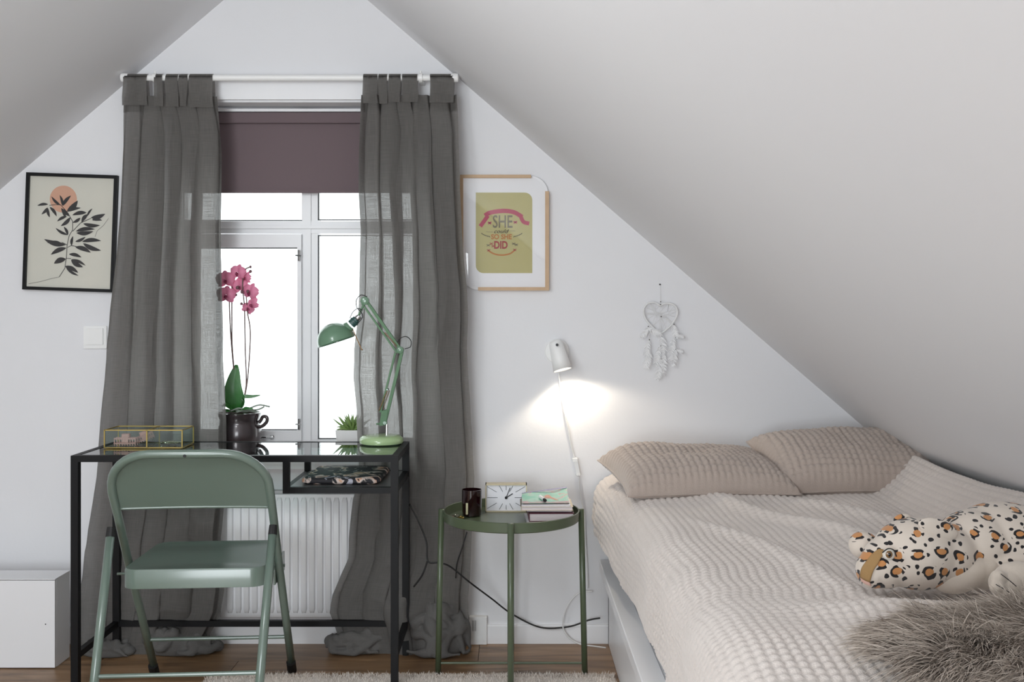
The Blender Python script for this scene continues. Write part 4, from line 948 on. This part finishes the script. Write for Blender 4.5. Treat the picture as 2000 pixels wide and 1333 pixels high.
for line in ([(1266, 638), (1268, 664), (1266, 690)], [(1289, 651), (1290, 676), (1290, 701), (1289, 716)], [(1314, 633), (1319, 659), (1319, 683), (1317, 700)]):
    MB().tube(catmull([d3(x, y) for x, y in line], 4), .0008, 5).build('thread', 'dream', dc)
def feather(x0, y0, x1, y1, w_, seed):
    rs = random.Random(seed); a, b_ = d3(x0, y0, -.004), d3(x1, y1, -.008); d = (b_-a); sd = d.cross(Vector((0, 1, 0))).normalized(); m = MB()
    m.tube([a, a.lerp(b_, .5), b_], .0008, 5)
    for k in range(110):
        t_ = rs.random(); s_ = rs.choice((-1, 1)); L_ = w_*math.sin(PI*min(1, t_*.85+.12))**.6*rs.uniform(.6, 1.1); p = a.lerp(b_, t_); yv = rs.uniform(-.008, .008)
        e1 = p+sd*s_*L_*.55+d.normalized()*L_*.35+Vector((0, yv*.4, 0)); e2 = p+sd*s_*L_+d.normalized()*L_*rs.uniform(.7, 1.3)+Vector((0, yv, 0)); h_ = d.normalized()*.0011
        for q in (e1, e2): q.y = min(q.y, YW-.002)
        m.add([p-h_, p+h_, e1-h_, e1+h_, e2], [(0, 2, 3, 1), (2, 4, 3)])
    m.build('feather', 'feather', dc)
for i, a in enumerate(((1268, 640, 1252, 660, .014), (1266, 642, 1290, 655, .016), (1266, 664, 1262, 700, .018), (1270, 690, 1260, 720, .019), (1290, 652, 1296, 690, .018), (1289, 676, 1280, 716, .016), (1290, 702, 1284, 742, .020), (1297, 690, 1296, 735, .014), (1314, 634, 1321, 662, .015), (1318, 655, 1335, 660, .010), (1316, 662, 1308, 705, .018), (1319, 684, 1314, 715, .016), (1320, 683, 1333, 689, .008))): feather(*a, i)

# pipe cover box by the curtain, cables
pb = thing('cable_cover', 'small white ribbed cover box at the skirting behind the tray table', 'cover', P(934, 1262, YW))
a_, b_ = P(916, 1206, 3.675), P(951, 1262, 3.675)
MB().box(a_.x, b_.x, 3.675, YW, .0005, a_.z, .003).build('cover', 'white', pb)
for k in range(4): x_ = a_.x+.012+k*.004; MB().box(x_, x_+.001, 3.674, 3.6755, .05, a_.z-.012).build('rib', 'gasket', pb)
CBL = 3.60
def cable(label, pts, Ys, r_, m_, name='cable'):
    q = [P(x, y, Y_) for (x, y), Y_ in zip(pts, Ys)]
    for v in q: v.z = max(v.z, r_+.001)
    return tag(MB().tube(catmull(q, 8), r_, 8).build(name, m_, None, True), label, 'cable')
cable('black cable sagging from the desk leg behind the tray table to the bed', [(800, 985), (818, 1020), (833, 1060), (836, 1097), (858, 1100), (880, 1108), (920, 1140), (960, 1170), (1000, 1200), (1055, 1226), (1110, 1225), (1150, 1212), (1172, 1208)], [3.56, 3.54, 3.52, 3.50, 3.50, 3.50, 3.52, 3.60, 3.67, 3.675, 3.675, 3.67, 3.66], .003, 'blackcable')
cable('short black cable end hanging beside the right desk leg', [(835, 1097), (824, 1125), (808, 1147)], [3.50, 3.50, 3.51], .003, 'blackcable')
cable('thin black cable dropping behind the left rim of the tray table', [(912, 1040), (903, 1070), (893, 1100), (890, 1130)], [3.56, 3.56, 3.56, 3.56], .0022, 'blackcable')
cable('white cable looping on the wall and floor beside the bed', [(1158, 1156), (1130, 1160), (1108, 1185), (1099, 1220), (1108, 1243), (1130, 1258), (1160, 1263), (1183, 1266)], [3.67, 3.67, 3.67, 3.67, 3.665, 3.66, 3.64, 3.62], .0024, 'whitecable')

# white box at lower left
wx_ = thing('storage_box', 'low white cupboard box on the floor in the left corner', 'box', (-1.9, 3.48, 0))
bxr = P(107, 0, 3.43).x
MB().box(-2.35, bxr, 3.446, 3.545, .0015, .296).build('carcass', 'whitelac', wx_)
MB().box(-2.35, bxr, 3.43, 3.4445, .0035, .294).build('front_panel', 'whitelac', wx_)
MB().box(-2.35, bxr+.001, 3.43, 3.546, .2965, .299).build('lid', 'whitelac', wx_)
MB().lathe([(.0022, 0), (.0022, .001)], P(89, 1220, 3.43), (0, -1, 0), 8).build('screw', 'gasket', wx_)

# ================================================================ BED
bd = thing('bed', 'white bed frame with a grey mattress under the sloping ceiling', 'bed', (.85, 2.6, 0))
BX0, BX1, BY0, BY1 = .345, 1.385, 1.30, 3.685
MB().box(BX0, BX0+.018, BY0, BY1, .002, .265).box(BX1-.018, BX1, BY0, BY1, .002, .265).box(BX0, BX1, BY0, BY0+.018, .002, .265).box(BX0, BX1, BY1-.018, BY1, .002, .265).build('side_panel', 'whitelac', bd)
MB().box(.312, .372, BY0-.02, BY1, .265, .302, .006).build('top_rail', 'whitelac', bd)
MB().box(BX0+.02, BX1-.02, BY0+.02, BY1-.02, .26, .298).build('slat_base', 'whitelac', bd)
m = MB(); pts = rrect(.372, 1.27, 1.42, 3.68, .05, 6)
m.rings([[(x_, y_, z_) for x_, y_ in [( .82+(px_-.82)*k, 2.55+(py_-2.55)*k) for px_, py_ in pts]] for k, z_ in ((.985, .303), (1, .32), (1, .42), (.997, .425), (1, .43), (1, .52), (.985, .545))])
m.build('mattress', 'mattress', bd, angle=40)
MB().box(.372, 1.25, 1.30, 1.74, .30, .565, .04).build('sheet', 'bluesheet', bd, angle=60)

cell = .0215
def bed_top(x, y):     # height of the blanket's top surface, without the tufts
    z = .613+.12*sstep(1.12, 1.31, x)
    z = z+.011*fbm(x*3.2, y*2.1, 5, 2)
    f1 = np.exp(-((y-2.02-.12*(x-.8)-.05*np.sin(x*6))/.055)**2)*.020*sstep(.45, .7, x)
    f2 = np.exp(-(((x-.80)+(y-2.75)*.42+.03*np.sin(y*9))/.035)**2)*.020*sstep(2.0, 2.4, y)*(1-sstep(3.0, 3.25, y))
    f3 = np.exp(-(((x-1.02)+(y-2.8)*.55)/.04)**2)*.016*sstep(2.1, 2.5, y)*(1-sstep(3.0, 3.2, y))
    f4 = np.exp(-(((x-.60)+(y-2.5)*.30+.02*np.sin(y*7))/.03)**2)*.013*sstep(1.9, 2.3, y)*(1-sstep(2.6, 3.0, y))
    f5 = -.02*(1-sstep(1.62, 1.85, y))
    return z+f1+f2+f3+f4+f5
def blanket():
    y0, y1 = 1.62, 3.675; L_ = y1-y0; per = 5; nt_ = int(L_/cell*per)+1
    smax = 0; ts = np.linspace(y1, y0, nt_); rows = []
    ns = 340
    X = np.zeros((nt_, ns)); Y = X.copy(); Z = X.copy(); S = X.copy()
    for i, y in enumerate(ts):
        sd = float(np.interp(y, [1.6, 2.0, 2.4, 2.9, 3.3, 3.5, 3.68], [.335, .345, .355, .345, .315, .288, .30]))
        sd += .006*float(vn(y*9, 1.3, 4))
        zh = float(np.interp(y, [1.6, 2.4, 3.0, 3.3, 3.45, 3.68], [.30, .338, .355, .40, .43, .45]))+.008*float(vn(y*14, .7, 9))
        rc = .085; xs = []; zs_ = []
        ztop = float(bed_top(np.array(sd+rc+.03), np.array(y)))
        for k in range(10):
            t_ = k/9; zz_ = zh+(ztop-rc-zh)*t_; xs.append(sd+.012*math.sin(t_*PI)*float(vn(y*5, t_*2, 3))-.012*(1-t_)*float(vn(y*4, 2.2, 6))); zs_.append(zz_)
        for k in range(1, 10):
            a = PI/2*k/9; xs.append(sd+rc*1.15*(1-math.cos(a))); zs_.append(ztop-rc+rc*math.sin(a))
        xx = np.linspace(sd+rc*1.15, 1.292, 70)[1:]
        zt_ = bed_top(xx, np.full_like(xx, y)); bl_ = sstep(0, .06, xx-xx[0]); zt_ = ztop*(1-bl_)+zt_*bl_
        xs = np.array(xs+list(xx)); zs_ = np.array(zs_+list(zt_))
        d = np.concatenate([[0], np.cumsum(np.hypot(np.diff(xs), np.diff(zs_)))])
        s = np.linspace(0, d[-1], ns); X[i] = np.interp(s, d, xs); Z[i] = np.interp(s, d, zs_); Y[i] = y; S[i] = s-d[-1]
    # tufts along the normal
    gx_ = np.gradient(X, axis=1); gz_ = np.gradient(Z, axis=1); ln = np.hypot(gx_, gz_)+1e-9; nx_, nz_ = -gz_/ln, gx_/ln
    wob = .006*vn(Y*3, X*3, 2)
    su = S/cell+.25*vn(Y*2.5, S*1.5, 7); tv = (Y+wob)/cell+.3*vn(X*2, Y*1.2, 8)
    w = (np.abs(np.sin(PI*su))**.6)*(np.abs(np.sin(PI*tv))**.6)
    amp = .0066*(.8+.35*vn(X*4, Y*4, 12)); X = X+nx_*w*amp; Z = Z+nz_*w*amp
    X = np.minimum(X, 1.30)
    bl = MB().grid(X, Y, Z).build('blanket', 'blanket', None, True)
    tag(bl, 'beige waffle textured blanket spread over the bed', 'blanket')
blanket()

def pillow(c, w_, d_, th, rz, rx_, ry_, label, seed):
    r_ = thing('pillow', label, 'pillow', c, 'taupe waffle pillows at the head of the bed')
    cl_ = .0215; nx_ = int(2*w_/cl_*5); ny_ = int(2*d_/cl_*5)
    a, b_ = np.meshgrid(np.linspace(-1, 1, nx_), np.linspace(-1, 1, ny_))
    pin = 1-.07*(1-np.abs(b_)**2)*(np.abs(a)**3)-0; pin2 = 1-.09*(1-np.abs(a)**2)*(np.abs(b_)**3)
    X = w_*a*pin; Y = d_*b_*pin2
    prof = (np.clip(1-np.abs(a)**5.0, 0, 1)**.5)*(np.clip(1-np.abs(b_)**2.8, 0, 1)**.5)
    prof = prof*(1+.10*fbm(a*1.7, b_*1.7, seed))
    w = (np.abs(np.sin(PI*X/cl_))**.6)*(np.abs(np.sin(PI*Y/cl_))**.6)*.0085*np.clip(prof*5, 0.1, 1)
    Zt = th*prof+w; Zb = -.35*th*prof-w*.5
    T_ = Matrix.Translation(c) @ Matrix.Rotation(rz, 4, 'Z') @ Matrix.Rotation(ry_, 4, 'Y') @ Matrix.Rotation(rx_, 4, 'X')
    MB(T_).grid(X, Y, Zt).build('cover', 'pillow', r_, True)
    MB(T_).grid(X[:, ::-1], Y[:, ::-1], Zb[:, ::-1]).build('underside', 'pillow', r_, True)
    ed = [(X[0, i], Y[0, i], 0) for i in range(0, nx_, 6)]+[(X[i, -1], Y[i, -1], 0) for i in range(0, ny_, 6)]+[(X[-1, i], Y[-1, i], 0) for i in range(nx_-1, -1, -6)]+[(X[i, 0], Y[i, 0], 0) for i in range(ny_-1, -1, -6)]
    MB(T_).tube(ed, .003, 6, closed=True).build('seam', 'pillow', r_, True)
pillow((.595, 3.34, .655), .278, .195, .088, math.radians(9), math.radians(8), math.radians(1), 'left taupe waffle pillow, nearer the reading lamp', 3)
pillow((1.105, 3.40, .682), .288, .185, .088, math.radians(1), math.radians(19), math.radians(-.5), 'right taupe waffle pillow, tilted against the sloping ceiling', 8)

# ================================================================ PLUSH LEOPARD
LPY = 2.08
pt = thing('plush_leopard', 'spotted leopard soft toy lying on the bed', 'soft toy', (.9, LPY, .63))
def remesh(m, vox=.0045, sm=6):
    md = m.modifiers.new('union', 'REMESH'); md.mode = 'VOXEL'; md.voxel_size = vox; md.use_smooth_shade = True
    s_ = m.modifiers.new('soft', 'SMOOTH'); s_.iterations = sm; s_.factor = .6
def E(m, px, py, dY, rx_, ry_, rz_, rot=0):
    c = P(px, py, LPY+dY); mm = MB(); mm.ell((0, 0, 0), rx_, ry_, rz_, 24, 16)
    R = Matrix.Translation(c) @ Matrix.Rotation(rot, 4, 'Y'); m.add([R @ Vector(v) for v in mm.v], mm.f)
m = MB()
E(m, 1790, 1082, 0, .088, .078, .072); E(m, 1840, 1085, .01, .07, .075, .066); E(m, 1728, 1100, -.005, .046, .05, .052, .0); E(m, 1702, 1115, -.005, .030, .042, .036)
E(m, 1905, 1065, .04, .08, .085, .072); E(m, 1960, 1055, .06, .11, .10, .078); E(m, 2060, 1060, .08, .15, .11, .078); E(m, 2170, 1075, .10, .10, .10, .065)
E(m, 1687, 1066, .09, .032, .03, .030, .3); E(m, 1990, 1110, -.02, .07, .045, .04)
body = m.build('body', 'leopard', pt, True); remesh(body)
m = MB(); E(m, 1878, 1122, -.028, .062, .035, .036, -.35); E(m, 1915, 1115, -.015, .05, .04, .04); o = m.build('chest', 'cream_plush', pt, True); remesh(o, .004)
m = MB(); E(m, 1968, 1143, -.10, .036, .032, .030, .3); E(m, 1990, 1132, -.09, .05, .034, .034); E(m, 1950, 1130, -.115, .016, .015, .016); E(m, 1949, 1148, -.12, .016, .015, .016); E(m, 1962, 1162, -.122, .017, .015, .014)
paw = m.build('front_paw', 'cream_plush', pt, True); remesh(paw, .0035, 3)
MB().tube(catmull([P(1955, 1122, 1.945), P(1972, 1135, 1.93), P(1985, 1146, 1.935)], 5), .0009, 5).tube(catmull([P(1945, 1142, 1.942), P(1962, 1152, 1.932), P(1975, 1160, 1.938)], 5), .0009, 5).build('claw_stitch', 'ink', paw)
m = MB(); E(m, 1832, 1034, -.045, .042, .010, .020, .32); o = m.build('ear', 'leopard', pt, True); remesh(o, .003, 3)
m = MB(); E(m, 1762, 1014, .03, .018, .008, .010, -.2); o = m.build('ear', 'leopard', pt, True)
# brown nose bridge, laid over the snout, and pale nose
def nose_strip(t0, t1, name, mt):
    n1, n2 = 14, 10; A_, B_ = np.meshgrid(np.linspace(t0, t1, n1), np.linspace(-1, 1, n2), indexing='ij')
    cx_ = np.interp(A_, [0, .3, .7, 1, 1.2], [1722, 1706, 1691, 1684, 1686]); cy_ = np.interp(A_, [0, .3, .7, 1, 1.2], [1066, 1084, 1112, 1136, 1148]); hw2 = np.interp(A_, [0, .5, 1.2], [11, 15, 14])
    px_ = cx_+B_*hw2; py_ = cy_+B_*4; Yv = 2.035+.018*((px_-1722)/-40)+0*A_
    Yv = 2.026+.00055*(1722-px_)+.0000*py_
    X = (px_-CX)*Yv/F; Z = CH-(py_-CY)*Yv/F
    o_ = MB().grid(X, Yv, Z).build(name, mt, pt, True); 
    md = o_.modifiers.new('wrap', 'SHRINKWRAP'); md.target = body; md.wrap_method = 'NEAREST_SURFACEPOINT'; md.offset = .0018
    md2 = o_.modifiers.new('thick', 'SOLIDIFY'); md2.thickness = .0015
nose_strip(0, 1, 'nose_bridge', 'brown_plush'); nose_strip(1.0, 1.2, 'nose', mat('pink_felt', '#cfa79a', .9))
ec = P(1737, 1084, 2.010)
MB().ell(ec+Vector((0, .003, 0)), .0125, .006, .0115, 20, 12).build('eye', mat('eye_white', '#d8d2c8', .4), pt, True)
MB().ell(ec+Vector((-.001, -.001, .0005)), .0072, .0035, .0075, 16, 10).build('iris', mat('brown_iris', '#7a5a34', .15, coat=.8), pt, True)
MB().ell(ec+Vector((-.001, -.0036, .0005)), .0034, .002, .0042, 12, 8).build('pupil', mat('pupil', '#0c0a0a', .08, coat=1), pt, True)
MB().tube(catmull([ec+Vector((-.014, -.001, .004)), ec+Vector((-.004, -.004, .0125)), ec+Vector((.008, -.002, .009)), ec+Vector((.014, 0, -.004))], 5), .0012, 6).build('eyelid_stitch', 'ink', pt, True)

# ================================================================ FUR CUSHION
fc = thing('fur_cushion', 'fluffy grey brown long haired fur cushion on the near corner of the bed', 'cushion', (.88, 1.62, .62))
FX, FY, FA, FB, FZ, FHT = .93, 1.60, .325, .275, .628, .045
A_, B_ = np.meshgrid(np.linspace(0, 1, 30), np.linspace(0, 2*PI, 60), indexing='ij')
sq = lambda c: np.sign(c)*np.abs(c)**.75
bx_, by_ = FX+FA*A_*sq(np.cos(B_)), FY+FB*A_*sq(np.sin(B_)); bz_ = FZ+FHT*(1-A_**3)**.6
MB().grid(bx_, by_, bz_).build('cushion_body', mat('fur_hide', '#6b615c', .95), fc, True)
def strands(name, m_, par, base, dirs, L_, w_, nseg=4, droop=.5, seed=0, curl=.25):
    r_ = np.random.default_rng(seed); n = len(base); t_ = np.linspace(0, 1, nseg+1)
    g = np.array([0, 0, -1.0]); side_ = np.cross(dirs, r_.normal(size=(n, 3))); side_ /= np.linalg.norm(side_, axis=1)[:, None]+1e-9
    cu = r_.normal(size=(n, 3))*curl; V = np.zeros((n, 2*nseg+1, 3))
    for k, tt in enumerate(t_):
        p = base+L_[:, None]*(dirs*tt+g*droop*tt*tt*.5+cu*tt*tt*.5)
        p[:, 2] = np.maximum(p[:, 2], base[:, 2]-.055)
        if k < nseg: ww = w_*(1-tt*.8); V[:, 2*k] = p-side_*ww; V[:, 2*k+1] = p+side_*ww
        else: V[:, 2*nseg] = p
    m1 = 2*nseg+1; o = np.arange(n)[:, None]*m1
    quads = np.concatenate([np.stack([o[:, 0]+2*k, o[:, 0]+2*k+1, o[:, 0]+2*k+3, o[:, 0]+2*k+2], 1) for k in range(nseg-1)])
    tris = np.stack([o[:, 0]+2*nseg-2, o[:, 0]+2*nseg-1, o[:, 0]+2*nseg], 1)
    me = bpy.data.meshes.new(name); me.from_pydata(V.reshape(-1, 3).tolist(), [], quads.tolist()+tris.tolist())
    at = me.attributes.new('tone', 'FLOAT', 'POINT'); tone = np.repeat(r_.random(n), m1)*.4+np.tile(np.repeat(np.linspace(0, .6, nseg+1), 2)[:m1], n); at.data.foreach_set('value', tone.astype(np.float32))
    me.materials.append(M[m_]); ob = bpy.data.objects.new(name, me); COL.objects.link(ob); attach(ob, par); ob['kind'] = 'stuff'; return ob
n = 34000; ra = np.sqrt(rng.random(n)); ta = rng.random(n)*2*PI
bs = np.stack([FX+FA*ra*sq(np.cos(ta)), FY+FB*ra*sq(np.sin(ta)), FZ+FHT*(1-ra**3)**.6], 1)
cl1 = vn(bs[:, 0]*11, bs[:, 1]*11, 3)+.6*vn(bs[:, 0]*38, bs[:, 1]*38, 13); cl2 = vn(bs[:, 0]*11+7, bs[:, 1]*11, 5)+.6*vn(bs[:, 0]*38, bs[:, 1]*38, 17); 
dirs = np.stack([np.cos(ta)*ra**2*.9-.45+cl1*.7, np.sin(ta)*ra**2*.8-.35+cl2*.7, .75-.35*ra+0*ta], 1)+rng.normal(size=(n, 3))*.12
dirs /= np.linalg.norm(dirs, axis=1)[:, None]
strands('fur', 'fur', fc, bs, dirs, .062+.03*rng.random(n), .0010, 5, .9, 4, .22)

# ================================================================ RUG
rg = thing('rug', 'cream pile rug on the oak floor under the chair and tray table', 'rug', (-.3, 2.5, 0))
RX0, RX1, RY0, RY1 = -.985, .33, 1.2, 3.34
U, V = np.meshgrid(np.linspace(0, 1, 80), np.linspace(0, 1, 120)); XX = RX0+(RX1-RX0)*U; YY = RY0+(RY1-RY0)*V+.004*vn(U*30, V, 3)*V
ed = np.minimum(np.minimum(U, 1-U)*40, np.minimum(V, 1-V)*60); ZZ = .002+.012*np.clip(ed, 0, 1)**.5+.0015*vn(XX*60, YY*60, 1)
MB().grid(XX, YY, ZZ).build('backing', 'rug', rg, True)
n = 16000; bx2 = RX0+(RX1-RX0)*rng.random(n); by2 = RY1-.17*rng.random(n)**1.5
bs = np.stack([bx2, by2, np.full(n, .008)], 1); dirs = np.stack([rng.normal(size=n)*.5, rng.normal(size=n)*.4+.1, np.ones(n)], 1); dirs /= np.linalg.norm(dirs, axis=1)[:, None]
strands('pile', 'pile', rg, bs, dirs, .010+.006*rng.random(n), .0013, 3, .3, 9, .5)
